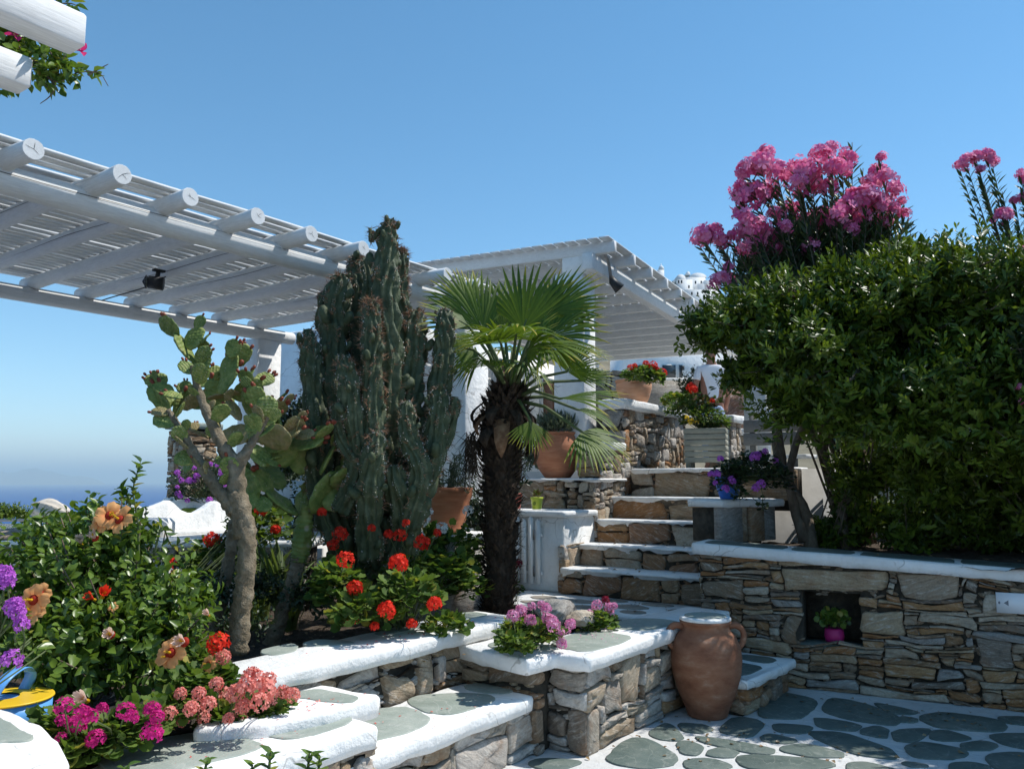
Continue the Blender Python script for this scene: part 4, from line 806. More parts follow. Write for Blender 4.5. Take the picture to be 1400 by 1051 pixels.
geranium('coral geranium with a mass of salmon heads over the stepped slabs',(2.75,3.55,.5),hd([(296,935,10),(322,948,13),(345,930,17),(360,943,17),(372,955,12),(387,946,11),(400,950,11),(355,960,13),(332,965,11),(303,950,13),(337,938,13),(322,975,10),(345,920,10),(367,929,12),(312,982,8),(330,982,10)],3.75),[(A(325,968,3.9),(.16,.10,.05)),(A(365,960,3.95),(.10,.09,.05)),(A(300,975,3.85),(.08,.08,.06))],420,'coral',.05)
geranium('small coral geranium with two round salmon heads left of the big coral clump',(2.3,3.7,.5),hd([(237,968,14),(262,969,11),(232,975,10),(272,948,10),(285,962,11),(250,985,9),(278,980,10),(247,948,9)],3.6),[(A(260,940,3.8),(.12,.10,.10)),(A(240,960,3.7),(.1,.08,.07))],420,'coral',.05)
geranium('scarlet geranium in front of the forked prickly pear trunk',(2.75,3.9,.5),hd([(299,880,16),(264,921,7),(300,932,10),(290,927,7),(305,898,11,'coral')],4.0),[(A(275,905,4.1),(.11,.1,.08)),(A(300,925,4.1),(.08,.08,.06))],300,'red',.05)
geranium('magenta geranium row along the inner edge of the curved white ledge',(1.8,3.7,.5),hd([(88,965,13),(85,985,10),(105,990,14),(122,980,12),(131,1010,14),(84,1008,8),(140,968,9),(172,972,13),(180,980,10),(208,970,12),(215,980,10),(208,1002,15),(203,985,8),(112,975,12)],3.3),[(A(110,1015,3.4),(.12,.12,.055)),(A(160,1000,3.45),(.12,.12,.07)),(A(195,980,3.5),(.1,.1,.08)),(A(80,990,3.5),(.1,.1,.1))],700,'magenta',.055)
geranium('pink and white geranium in the L shaped planter next to the palm',(4.85,3.3,.48),hd([(701,842,9),(712,835,9),(727,829,7),(740,826,6),(747,832,8),(708,850,10),(715,860,10),(725,848,9),(748,845,8),(757,855,10),(765,865,8),(780,853,8),(768,880,8),(754,848,9),(775,862,6)],5.2),[(A(735,862,5.25),(.2,.13,.08)),(A(705,862,5.2),(.12,.1,.09)),(A(700,875,5.0),(.1,.08,.06))],620,'pink',.042)
geranium('dark red geranium low in the planter corner below the pink one',(4.7,3.25,.48),hd([(700,870,8),(710,878,8),(720,880,6)],5.05,'dred'),[(A(712,878,5.0),(.1,.06,.04))],80,'dred',.04)
geranium('small pink geranium at the far end of the planter before the stairs',(5.7,3.3,.48),hd([(816,827,8),(806,838,6),(834,838,7),(832,830,8),(828,820,6,'dred'),(840,828,5)],5.9),[(A(822,845,5.95),(.12,.10,.07)),(A(805,850,5.9),(.1,.08,.06))],260,'pink',.042)
# oleander-like purple pelargonium at left edge
geranium('tall stemmed purple flower heads leaning in at the left edge above the watering can',(1.0,3.3,.6),[(at(x,y,2.9),r/F*2.9,'purple') for x,y,r in((5,785,14),(18,830,13),(8,797,12),(24,837,12),(30,855,11),(22,826,11),(16,902,15),(8,790,14),(28,848,9))],[(A(30,880,3.0),(.10,.10,.06)),(A(0,850,3.0),(.1,.1,.1))],90,'purple',.03,tmpl=T_OV)
# purple plant on pedestal
geranium('purple geranium tumbling out of the blue pot on the pedestal',(BLP[0],BLP[1],BLP[2]+.18),[(at(x,y,D_),r/F*7.3,'purple') for x,y,r,D_ in((985,627,5,7.4),(980,648,6,7.4),(972,648,5,7.4),(1000,655,5,7.4),(992,668,6,7.4),(1032,625,8,7.4),(1036,622,6,7.4),(1060,630,5,7.5),(1002,658,5,7.4),(1040,662,7,7.3),(1033,667,6,7.3),(1046,617,5,7.5),(978,660,4,7.4))],[(A(1030,640,7.6),(.26,.26,.16)),(A(995,655,7.55),(.12,.15,.17)),(A(1062,655,7.7),(.14,.15,.16)),(A(1042,690,7.35),(.03,.03,.09)),(A(1012,675,7.42),(.05,.06,.08))],1500,'purple',.038,lmat=L_DARK)
geranium('purple flowering bush spilling over the white box before the stone pillar',at(285,690,12.1),[(at(x,y,D_),r/F*11.9,'purple') for x,y,r,D_ in[(R.uniform(238,318),R.uniform(628,690),R.uniform(3,5),R.uniform(11.6,11.9)) for _ in range(34)]],[(A(275,662,12.1),(.46,.4,.32)),(A(305,650,12.2),(.33,.28,.27)),(A(250,676,12.0),(.17,.15,.13))],1800,'purple',.035,lmat=L_DARK)
geranium('red and yellow flowered geranium filling the pale orange pot',(OP[0],OP[1],OP[2]+.28),hd([(862,502,5),(883,497,5),(893,500,7),(897,506,6),(906,510,7),(868,500,4)],8.9),[(A(878,510,9.0),(.24,.2,.09)),(A(895,515,8.9),(.1,.1,.1))],600,'red',.045)
# hibiscus bush -------------------------------------------------------
def petals(kind,mat,open_=.9,size=.06):
    g=G(); V=[];F_=[];A_=[]
    for j in range(5):
        a0=2*math.pi*j/5; k0=len(V); nu,nv=5,5
        for u in range(nu+1):
            t=u/nu
            for v in range(nv+1):
                s=(v/nv-.5)*2; wd=.36*math.sin(math.pi*min(1,t*.62+.12))*(.4+t); rad=t*(1.0 if open_>.5 else .42)*(1-.06*s*s); z=(1-open_)*1.3*t+.55*t-.62*open_*t**2.6+.16*math.sin(v*2.1+j*1.3)*t*t+.22*math.sin(j*2.3)*t*t*open_
                ang=a0+s*wd*1.25/(max(.35,t)); V.append((rad*math.cos(ang)*size,rad*math.sin(ang)*size,(z+.04*s*t)*size)); A_.append(min(1,.15+t*.8+.1*s))
        F_+=[(k0+u*(nv+1)+v,k0+u*(nv+1)+v+1,k0+(u+1)*(nv+1)+v+1,k0+(u+1)*(nv+1)+v) for u in range(nu) for v in range(nv)]
    g.add(V,F_,np.array(A_)); return g.mesh('petals',mat,True)
PM={'orange':petals('o',P_OR),'pale':petals('p',P_PALE,.45),'red':petals('r',P_RED,.3),'bud':petals('b',P_PALE,.05)}
g=G(); tube(g,[(0,0,0),(0,0,.03),(.004,0,.055)],[.010,.004,.003],6); 
for k in range(14): t=k*2.4; g.add([(0,0,.035+.0015*k),(.009*math.cos(t),.009*math.sin(t),.038+.0015*k),(.008*math.cos(t+.3),.008*math.sin(t+.3),.041+.0015*k)],[(0,1,2)])
STM=g.mesh('stamen',P_YEL)
g=G(); lathe(g,[(.001,.0),(.02,.012),(.014,.02),(.002,.021)],(0,0,0),10); THR=g.mesh('throat',P_DOR)
def hib_flower(t,p,d,kind,s=1.):
    e=Vector(d).to_track_quat('Z','Y').to_euler(); o=link('flower',PM[kind],t,loc=p,rot=e,scale=s)
    for nm,me in(('stamen',STM),('throat',THR)):
        if kind in('orange','pale') or nm=='stamen':
            c=bpy.data.objects.new(nm,me); sc.collection.objects.link(c); c.parent=o
def shrub(label,base,ells,nl,lsize,mat,tmpl,stemspec=(),name='shrub',cat='shrub',group=None,lo=.35,dark=None,clump=6,lump=0):
    """foliage as leafy shoots: shoot tips on the ellipsoid volume, leaves spiralling down each shoot"""
    t=thing(name,label,cat,base,group); ns=nl//clump; P,N=shell(ells,ns,lo,1.08,-.8)
    if lump:
        nz_=np.array([mnoise.noise(Vector(p)*1.9)+.6*mnoise.noise(Vector(p)*4.3) for p in P]); P=P-N*(np.clip(.10-nz_,0,.6)*lump)[:,None]
    up=unit(N+np.array([0,0,.5])+rnd(ns,.3)); pos=[];d=[];n_=[];sz=[]
    for j in range(clump):
        f=j/clump; th=j*2.4+NR.random(ns)*1; x=unit(np.cross(up,rnd(ns)+.01)); y=np.cross(up,x)
        rad=x*np.cos(th)[:,None]+y*np.sin(th)[:,None]; pos.append(P-up*(f*lsize*2.0)); d.append(unit(rad+up*(.95-.7*f)+rnd(ns,.15))); n_.append(up+rnd(ns,.15)); sz.append(NR.uniform(.65,1.1,ns)*lsize*(.55+.45*f))
    pos=np.concatenate(pos);d=np.concatenate(d);n_=np.concatenate(n_);sz=np.concatenate(sz); a=np.clip(np.tile(NR.random(ns),clump)*.6+NR.random(len(pos))*.4,0,1)
    scatter('leaves',tmpl,pos,d,n_,sz,mat,t,a); return t,P,N,up
HB=at(170,900,4.3); HB=Vector((HB.x,HB.y,.5))
hell=[(A(80,790,4.4),(.36,.4,.30)),(A(190,815,4.4),(.34,.4,.27)),(A(150,740,4.6),(.28,.3,.28)),(A(70,740,4.7),(.26,.3,.22)),(A(110,880,4.0),(.30,.3,.30)),(A(215,880,4.2),(.28,.3,.28)),(A(30,840,4.4),(.25,.3,.3)),(A(262,810,4.6),(.14,.2,.15)),(A(185,730,4.5),(.10,.12,.12)),(A(55,870,4.2),(.18,.2,.2)),(A(95,930,4.1),(.16,.2,.16))]
hib,P,N,up=shrub('leafy hibiscus bush with peach and orange flowers at the left of the bed',HB,hell,8600,.095,L_HIB,T_OV,name='hibiscus_bush',lo=.3,clump=6,cat='bush')
prs=[]
for i in range(0,len(P),7): prs.append((Vector(P[i])*.55+HB*.45,P[i]))
stems(hib,prs,.005,BARK)
# long shoots sticking out
def shoot(parent,pts,ls,n,mat,tmpl=T_OV,gr=None):
    cv=curve([tuple(p) for p in pts],n*2); g=G(); tube(g,[tuple(c) for c in cv],[.006*(1-.6*i/len(cv)) for i in range(len(cv))],5); tagp(g.build('shoot_stem',STEMG,parent),kind='stuff')
    cv=np.array(cv); k=np.arange(3,n*2,1); pos=cv[k]; th=k*2.4; ax=unit(cv[np.minimum(k+1,n*2-1)]-cv[k-1]); x=unit(np.cross(ax,[[.2,.9,.1]])); y=np.cross(ax,x); d=x*np.cos(th)[:,None]+y*np.sin(th)[:,None]+ax*.6
    scatter('leaves',tmpl,pos,unit(d),ax,NR.uniform(.7,1.1,len(k))*ls,mat,parent)
shoot(hib,[A(190,760,4.3),A(188,710,4.3),A(182,670,4.3),A(192,632,4.3)],.065,16,L_HIB)
shoot(hib,[A(190,780,4.3),A(165,740,4.3),A(178,690,4.3),A(165,668,4.3)],.07,12,L_HIB)
shoot(hib,[A(210,760,4.3),A(222,720,4.3),A(235,745,4.35),A(262,738,4.3)],.055,9,L_HIB)
shoot(hib,[A(220,850,4.2),A(262,845,4.1),A(285,838,4.1)],.06,9,L_HIB)
for x,y,D_,k,s in [(150,706,4.15,'orange',1.15),(166,712,4.1,'orange',1.2),(138,715,4.15,'orange',.8),(132,738,4.15,'pale',.9),(48,820,3.75,'orange',1.15),(44,836,3.75,'orange',1.0),(56,812,3.8,'orange',.8),(152,868,3.8,'pale',1.0),(236,892,3.75,'orange',1.1),(228,897,3.75,'orange',.8),(255,878,3.75,'pale',1.1),(120,958,3.5,'bud',1.0),(140,816,3.9,'red',1.0),(130,820,4.0,'red',.8),(155,830,4.0,'orange',.4),(286,841,4.0,'bud',.6),(112,745,4.3,'bud',.8),(286,908,3.9,'orange',.7)]:
    p=at(x,y,D_); hib_flower(hib,p,Vector((-fw[0]+R.uniform(-.5,.5),-fw[1]+R.uniform(-.5,.5),R.uniform(.0,.7))),k,s*1.02)
# foreground shoots
t_=thing('hibiscus_seedling','leafy green shoots rising into the bottom edge of the picture','shrub',(1.75,2.35,.0))
for x,y in((165,1048),(275,1040),(195,1060)): shoot(t_,[at(x,1085,2.25),at(x+4,y+18,2.25),at(x+8,y,2.25)],.035,5,L_HIB)
for x,y in((365,1028),(340,1045),(418,1030),(432,1036)): shoot(t_,[at(x,1090,2.5),at(x+3,y+20,2.5),at(x+5,y,2.5)],.045,6,L_HIB)
# sword leaved plants
def swords(label,base,ells,n,L,mat=L_BLADE,name='sword_leaved_plant',wid=.045,group='sword leaved plants between the cacti'):
    t=thing(name,label,'plant',base,group); base=Vector(base); g=G()
    for i in range(n):
        a=R.uniform(0,6.28); lean=R.uniform(.15,.9); l=L*R.uniform(.6,1.1); V=[];m=9; d=Vector((math.cos(a),math.sin(a),0)); s=Vector((-d.y,d.x,0)); b0=base+d*R.uniform(0,.08)
        for k in range(m+1):
            u=k/m; c=b0+d*(lean*l*u**1.5)+Vector((0,0,l*(u-.45*lean*u**2.2))); w_=wid*.5*(1-u**2.5)+.001; V+=[c-s*w_+Vector((0,0,w_*.5)),c,c+s*w_+Vector((0,0,w_*.5))]
        g.add(V,[(3*k+q,3*k+q+1,3*k+q+4,3*k+q+3) for k in range(m) for q in(0,1)],R.random())
    tagp(g.build('blades',mat,t),kind='stuff'); return t
b0=onz(395,860,.55); swords('clump of long green sword leaves behind the smaller prickly pear',(b0.x+.15,b0.y+.2,.5),None,34,.85)
b0=onz(345,850,.55); swords('dark sword leaves between the two prickly pear trunks',(b0.x+.3,b0.y+.3,.5),None,26,.8)
b0=onz(470,840,.55); swords('thin grassy blades under the red geraniums near the coping',(b0.x,b0.y,.5),None,16,.5,wid=.03)
# ------------------------------------------------------------------ prickly pears
def pad_mesh(name,mat,sd,rough_=.05):
    r=random.Random(sd); g=G(); n=22; V=[];rings=5
    for k in range(rings+1):
        for s in ((1,) if k==rings else (1,)):
            pass
    out=[]
    for i in range(n):
        t=2*math.pi*i/n; y=.5-.5*math.cos(t); x=.33*math.sin(t)*(1.0+.35*(y-.4))*(1+.05*math.sin(i*2.7+sd)); out.append((x,y+.02*math.sin(i*1.9)))
    for sgn in(-1,1):
        for f,z in((1.,.012),(.93,.045),(.72,.062),(.35,.068)):
            V+=[(x*f,.5+(y-.5)*f+.03*0,sgn*z*(1 if f<.99 else .4)*(1+.1*r.uniform(-1,1))) for x,y in out]
        V.append((0,.5,sgn*.07))
    m=4*n+1; F_=[]
    for s0,flip in((0,1),(m,0)):
        for k in range(3):
            for i in range(n):
                q=(s0+k*n+i,s0+k*n+(i+1)%n,s0+(k+1)*n+(i+1)%n,s0+(k+1)*n+i); F_.append(q[::-1] if flip else q)
        for i in range(n):
            q=(s0+3*n+i,s0+3*n+(i+1)%n,s0+4*n); F_.append(q[::-1] if flip else q)
    F_+=[(i,(i+1)%n,m+(i+1)%n,m+i) for i in range(n)]
    V=[(x+.05*math.sin(y*3+sd)*0,y,z+.06*math.sin(y*2.6+sd)) for x,y,z in V]
    g.add(V,F_); return g.mesh(name,mat,True)
PADM=[pad_mesh('pad',PADG,i) for i in range(4)]; PADN=[pad_mesh('pad',PADY,i+5) for i in range(3)]
g=G(); lathe(g,[(.003,0),(.012,.01),(.014,.03),(.009,.042),(.002,.043)],(0,0,0),9); FRUIT=g.mesh('fruit',m_plain('reddish_fruit',[(.2,.03,.02),(.3,.09,.04)],20,.5,.2),True)
def padm(t,p,d,L,kind,roll=None,fruits=0):
    d=Vector(d).normalized(); q=d.to_track_quat('Y','Z'); from mathutils import Quaternion
    q=q@Quaternion((0,1,0),roll if roll is not None else R.uniform(-1.2,1.2)); me=R.choice(PADM if kind==0 else PADN)
    L*=1.5 if kind==0 else 1.35; o=link('pad',me,t,loc=p,scale=(L*R.uniform(1.0,1.25),L,L*.8)); o.rotation_mode='QUATERNION'; o.rotation_quaternion=q
    tips=[]
    for k in range(fruits):
        a=R.uniform(-.9,.9); v=q@Vector((.33*math.sin(a)*L,L*(.5+.5*math.cos(a)),0)); f=link('fruit',FRUIT,t,loc=Vector(p)+v*.97,scale=L*5); f.rotation_mode='QUATERNION'; f.rotation_quaternion=(v.normalized()).to_track_quat('Z','Y')
    g=G(); tv=[];M=[]
    return Vector(p)+d*L*.95
dirp=lambda dx,dy,rz=None: rtv*dx+Vector((0,0,dy))+fwv*(R.uniform(-.45,.45) if rz is None else rz)
def pear(label,base,limbs,pads,group='prickly pear cacti in the raised bed'):
    t=thing('prickly_pear',label,'cactus',base,group)
    for name,pts,mat in limbs:
        cv=curve([(*p[:3],r) for p,r in pts],40); g=G(); tube(g,[c[:3] for c in cv],[c[3] for c in cv],18,nz=.34,ribs=lambda t,i,p:1+.10*mnoise.noise(p*38)+.07*math.sin(i*2.1+1.5*mnoise.noise(p*9))); o=g.build(name,mat,t,True)
        if name=='branch':
            for k in range(9,39,3):
                c=Vector(cv[k][:3]); dd=dirp(R.uniform(-1,1),R.uniform(.1,1)); padm(t,c+dd.normalized()*cv[k][3]*.7,dd,R.uniform(.05,.10),R.choice((0,0,1)),fruits=R.choice((0,0,1,2)))
        P=[];d=[]
        for c in cv[2:]:
            for _ in range(5):
                v=Vector((R.gauss(0,1),R.gauss(0,1),R.gauss(0,.6))).normalized(); P.append(Vector(c[:3])+v*c[3]*.95); d.append(v)
        if mat is not CBARK:
            tagp(scatter('spines',([(-.12,0,0),(.12,0,0),(0,1,0)],[(0,1,2)]),np.array(P),np.array(d),rnd(len(P)),.016,AREO,o),kind='stuff')
    for p,d,L,k,f in pads:
        e=padm(t,p,d,L,k,fruits=f)
        for _ in range(R.choice((0,1,1,2)) if L>.1 else 0):
            d2=(Vector(d).normalized()+Vector((R.uniform(-.9,.9),R.uniform(-.9,.9),R.uniform(-.1,.8)))); e2=e-Vector(d).normalized()*L*R.uniform(.0,.35); padm(t,e2,d2,L*R.uniform(.45,.75),k,fruits=R.choice((0,1,2,3)))
    return t
D1=4.75
def w(px,py,D=D1): return at(px,py,D)
b0=Vector(onz(322,890,.5)); D1=fw[0]*b0.x+fw[1]*b0.y
limbs=[('trunk',[(w(324,893),.060),(w(330,830),.053),(w(337,770),.050),(w(336,720),.050),(w(322,672),.050)],CBARK),
 ('trunk',[(w(288,885,D1+.15),.046),(w(303,820,D1+.12),.040),(w(314,760,D1+.1),.038),(w(322,712,D1),.040)],CBARK),
 ('branch',[(w(334,735),.052),(w(325,680),.048),(w(322,640),.046),(w(305,610),.036),(w(285,570),.026),(w(270,530),.019),(w(262,500),.012)],CBARK),
 ('branch',[(w(322,700),.045),(w(295,665),.036),(w(268,625),.028),(w(245,585),.020),(w(230,560),.014)],CBARK),
 ('branch',[(w(322,640),.04),(w(345,605),.024),(w(358,585),.016),(w(366,570),.012)],CBARK)]
PL=[(264,497,(-.45,1),.16,0,0),(262,480,(.05,1),.13,0,0),(268,495,(.5,.6),.09,0,2),(276,470,(.4,.8),.06,0,2),(228,560,(-.5,.9),.15,0,2),(232,562,(-.9,.7),.13,0,2),(240,570,(.4,1),.13,0,1),(222,530,(-.4,1),.08,0,3),(248,560,(.6,.5),.12,1,2),(262,530,(.9,.3),.13,0,1),(270,520,(.1,1),.14,0,0),(290,560,(.2,1),.15,0,1),(300,540,(.5,1),.16,0,1),(312,525,(0,1),.15,0,3),(314,490,(.3,1),.09,0,3),(318,545,(.9,.6),.15,0,1),(330,530,(.6,.9),.10,0,3),
 (300,590,(-.4,.8),.13,1,1),(285,600,(-.8,.4),.11,1,0),(296,600,(.9,.15),.17,1,0),(325,600,(.9,.3),.18,1,1),(345,595,(1,-.1),.20,1,0),(372,600,(1,.1),.15,1,1),(350,580,(.5,.9),.13,0,2),(365,572,(.8,.7),.13,1,3),(342,570,(.1,1),.14,0,2),(372,560,(.6,.9),.10,0,3),(355,560,(-.3,1),.11,0,3),(385,600,(.8,.4),.12,1,2),(308,570,(-.2,1),.12,0,2),(275,560,(-.7,.7),.11,0,2),(335,610,(.8,-.5),.14,0,0),(330,640,(.5,-.9),.16,0,0),(262,620,(-.2,-1),.09,0,0),(283,545,(.9,.1),.12,1,1),(330,575,(-.6,.8),.12,1,2),(390,590,(.9,.6),.11,1,2),(250,545,(-.9,.3),.09,0,2),(355,618,(.9,.25),.2,0,0),(395,610,(1,.2),.16,0,1)]
pear('taller forked prickly pear tree with a bark covered double trunk',(b0.x,b0.y,.5),limbs,[(w(x,y,D1+R.uniform(-.15,.15)),dirp(*d),L,k,f) for x,y,d,L,k,f in PL])
b1=Vector(onz(372,880,.5)); D2=fw[0]*b1.x+fw[1]*b1.y; w2=lambda x,y,o=0: at(x,y,D2+o)
limbs=[('trunk',[(w2(368,888),.055),(w2(385,840),.048),(w2(402,790),.045),(w2(410,760),.05)],CBARK),('trunk',[(w2(409,768),.05),(w2(412,745),.062),(w2(416,715),.056),(w2(420,690),.04)],PADG)]
PL=[(416,705,(-.1,1),.14,0,0),(425,702,(.8,1),.24,0,0),(452,665,(1,.45),.2,0,2),(440,690,(1,.3),.18,0,2),(408,705,(-.9,.9),.21,0,0),(385,670,(-.7,.8),.17,0,2),(480,650,(.9,.6),.16,0,3),(490,640,(.2,1),.15,0,3),(470,640,(.5,1),.14,0,2),(465,615,(.4,1),.10,0,0),(500,620,(.3,1),.14,0,0),(390,640,(-.1,1),.18,0,1),(410,650,(.2,1),.2,0,1),(425,640,(-.3,1),.16,0,2),(440,650,(.3,1),.18,0,2),(455,690,(1,-.1),.15,0,1),(370,660,(-.9,.5),.14,0,1),(480,665,(1,.1),.14,0,2),(400,690,(-1,.2),.15,0,1)]
pear('smaller bright green prickly pear on a leaning bark trunk, red geraniums beside it',(b1.x,b1.y,.5),limbs,[(w2(x,y,R.uniform(-.12,.12)),dirp(*d),L,k,f) for x,y,d,L,k,f in PL])
# ------------------------------------------------------------------ tall columnar cactus
cb0=at(520,760,6.0); CD=6.0
colc=thing('columnar_cactus','huge knobbly dark green columnar cactus clump taller than the palm','cactus',(cb0.x,cb0.y,.5))
COL=[ # control points px,py,radius_px, depth offset
 [(520,800,26,0),(520,720,26,0),(528,600,25,-.1),(530,480,24,-.15),(528,380,21,-.15),(530,320,16,-.15),(533,300,6,-.15)],
 [(505,790,24,.1),(480,680,26,.05),(462,590,24,0),(455,500,22,0),(458,430,21,0),(465,385,17,0),(466,374,7,0)],
 [(500,780,22,.3),(495,640,24,.25),(492,500,23,.2),(490,410,20,.2),(488,365,16,.2),(484,350,7,.2)],
 [(495,790,22,0),(450,700,24,-.05),(436,620,22,-.1),(430,540,19,-.1),(424,480,16,-.1),(421,450,6,-.1)],
 [(530,790,24,0),(558,690,26,0),(580,620,24,0),(596,560,20,.05),(606,490,17,.05),(608,440,15,.05),(606,422,6,.05)],
 [(535,790,22,-.1),(560,700,24,-.15),(586,640,21,-.15),(598,580,18,-.15),(600,540,14,-.15),(598,528,5,-.15)],
 [(528,700,18,-.1),(545,600,24,0),(558,520,24,.05),(562,460,24,.1),(566,432,16,.1),(566,424,7,.1)],
 [(500,640,16,-.3),(482,560,17,-.35),(474,510,16,-.35),(470,486,8,-.35)],
 [(515,640,16,-.35),(510,540,17,-.3),(508,470,16,-.3),(508,420,12,-.3),(508,408,5,-.3)],
 [(545,560,14,.1),(560,470,16,.15),(545,400,15,.1),(548,355,12,.1),(546,340,5,.1)],
 [(560,720,18,-.25),(575,650,17,-.3),(560,600,15,-.3),(556,560,12,-.3),(555,548,5,-.3)],
 [(470,700,18,-.25),(490,640,19,-.3),(470,600,14,-.3),(462,560,11,-.3),(460,550,4,-.3)],
 [(505,760,20,-.25),(505,690,22,-.35),(508,640,20,-.4),(515,600,14,-.4),(516,588,5,-.4)],
 [(452,470,12,.1),(444,440,14,.05),(445,410,12,0),(446,398,5,0)],
 [(500,420,10,0),(505,390,11,-.05),(500,360,8,-.05),(500,352,3,-.05)],
 [(520,330,5,-.15),(518,315,4,-.2),(507,330,3,-.2),(506,312,3,-.2)],
 [(540,790,22,.05),(550,740,26,-.1),(552,700,24,-.2),(540,650,18,-.3),(538,636,6,-.3)],
 [(600,620,12,-.05),(614,580,13,-.05),(620,550,10,-.05),(621,542,4,-.05)]]
spP=[];spD=[];arP=[];arD=[]
for ci,C in enumerate(COL):
    L=sum(math.hypot(C[i+1][0]-C[i][0],C[i+1][1]-C[i][1]) for i in range(len(C)-1)); n=max(12,int(L/2.6)); cv=curve([(*at(x,y,CD+d),r*(CD+d)/F) for x,y,r,d in C],n); seg=44; nr=9 if C[1][2]>15 else 7; ph=ci*1.3
    def rb(t,i,p,nr=nr,ph=ph,ci=ci):
        tw=1.1*mnoise.noise(Vector((i*.03,ci*3.1,0))); u=(t+tw+ph)%(2*math.pi); q=nr*u/(2*math.pi); rib=int(q); f=q-rib; c=math.sin(math.pi*f)**.8
        k=i*.42+rib*2.3+2.2*mnoise.noise(Vector((rib*1.7,ci,i*.05))); lump=(.5+.5*math.sin(k))**.8
        return (.62+c*(.26+.26*lump)+.07*mnoise.noise(p*26)+.12*mnoise.noise(p*7))*.88
    g=G(); tube(g,[c[:3] for c in cv],[c[3] for c in cv],seg,ribs=rb); o=g.build('cactus_column',CACT,colc,True)
    V=g.V[0]; nv=len(V)
    cen=np.repeat(np.array([c[:3] for c in cv]),seg,0); rd_=np.linalg.norm(V-cen,axis=1); base=np.repeat(np.array([c[3] for c in cv]),seg)
    cand=np.where(rd_>base*.86)[0]; k=min(len(cand),int(L*2.6)); s_=NR.choice(cand,k,replace=False)
    arP.append(V[s_]);arD.append(unit(V[s_]-cen[s_]))
    s2=NR.choice(cand,min(len(cand),int(L*(1.8 if ci in(6,9,13,8) else .6))),replace=False); spP.append(V[s2]);spD.append(unit(unit(V[s2]-cen[s2])+rnd(len(s2),.5)))
    if L>120:   # budding knobs
        for _ in range(int(L/20)):
            i=R.randrange(len(cand)); v=Vector(V[cand[i]]); dd=(v-Vector(cen[cand[i]])).normalized(); rr_=base[cand[i]]*R.uniform(.16,.32); e=v+dd*rr_*1.2+Vector((0,0,rr_*R.uniform(1.,2.6)))
            gg=G(); tube(gg,[v-dd*rr_,v+dd*rr_*.4,(v+dd*rr_+e)/2,e,e+Vector((0,0,rr_*.5))],[rr_*.8,rr_,rr_*1.05,rr_*.8,rr_*.2],14,ribs=lambda t,i,p:.8+.3*abs(math.sin(3*t))+.2*mnoise.noise(p*30)); gg.build('knob',CACT,o,True) if R.random()<.9 else None
TS=([(-.05,0,0),(.05,0,0),(0,1,0)],[(0,1,2)])
arP=np.concatenate(arP);arD=np.concatenate(arD); scatter('areole_wool',([(-.4,0,0),(.4,0,0),(.3,.5,.2),(-.3,.5,.2)],[(0,1,2,3)]),arP,arD,rnd(len(arP)),NR.uniform(.007,.016,len(arP)),AREO,colc)
spP=np.repeat(np.concatenate(spP),4,0);spD=unit(np.repeat(np.concatenate(spD),4,0)+rnd(len(spP),.45)); scatter('spines',TS,spP,spD,rnd(len(spP)),NR.uniform(.02,.06,len(spP)),SPINE,colc)
# ------------------------------------------------------------------ palm
pb0=Vector((5.23,3.91,.5)); PD=6.42
palm=thing('fan_palm','fan palm with shaggy dark fibrous trunk between cactus and stairs','palm tree',tuple(pb0))
tc=[(at(680,845,PD),.135),(at(682,800,PD),.14),(at(684,740,PD),.15),(at(684,690,PD),.16),(at(685,640,PD),.175),(at(688,590,PD),.20),(at(692,555,PD),.19),(at(695,530,PD),.10)]
cv=curve([(*p,r*.87) for p,r in tc],40); g=G(); tube(g,[c[:3] for c in cv],[c[3]*.86 for c in cv],28,nz=.35); g.build('trunk',PBARK,palm,True)
pos=[];dr=[];sz=[];up_=[]
for i in range(620):
    u=i/620; c=cv[min(39,int(u*39))]; c2=cv[min(39,int(u*39)+1)]; f=u*39-int(u*39); cc2=np.array(c)*(1-f)+np.array(c2)*f; t=i*2.39996+R.uniform(-.2,.2); o=np.array([math.cos(t),math.sin(t),0]); pos.append(cc2[:3]+o*cc2[3]*.80); lean=R.uniform(.3,1.0); dr.append(o*lean+np.array([0,0,.9])+rnd(1,.15)[0]); up_.append(o+rnd(1,.1)[0]); sz.append(R.uniform(.05,.095)*(1+.4*u))
TSTUB=([(-.3,0,-.1),(.3,0,-.1),(.22,.5,.1),(-.22,.5,.1),(0,.45,.22),(0,1,.12)],[(0,1,4),(1,2,4),(0,4,3),(3,4,5),(4,2,5)])
scatter('leaf_bases',TSTUB,np.array(pos),np.array(dr),np.array(up_),np.array(sz),PBARK,palm)
n=5200; k=NR.integers(0,39,n); C=np.array(cv)[k]; t=NR.random(n)*6.283; o=np.stack([np.cos(t),np.sin(t),0*t],1); P=C[:,:3]+o*C[:,3:4]*NR.uniform(.85,1.08,(n,1))+rnd(n,.01)
scatter('fibre',([(-.018,0,0),(.018,0,0),(0,1,0)],[(0,1,2)]),P,unit(o*.5+np.array([0,0,-.25])+rnd(n,.75)),rnd(n),NR.uniform(.03,.13,n),PBARK,palm)
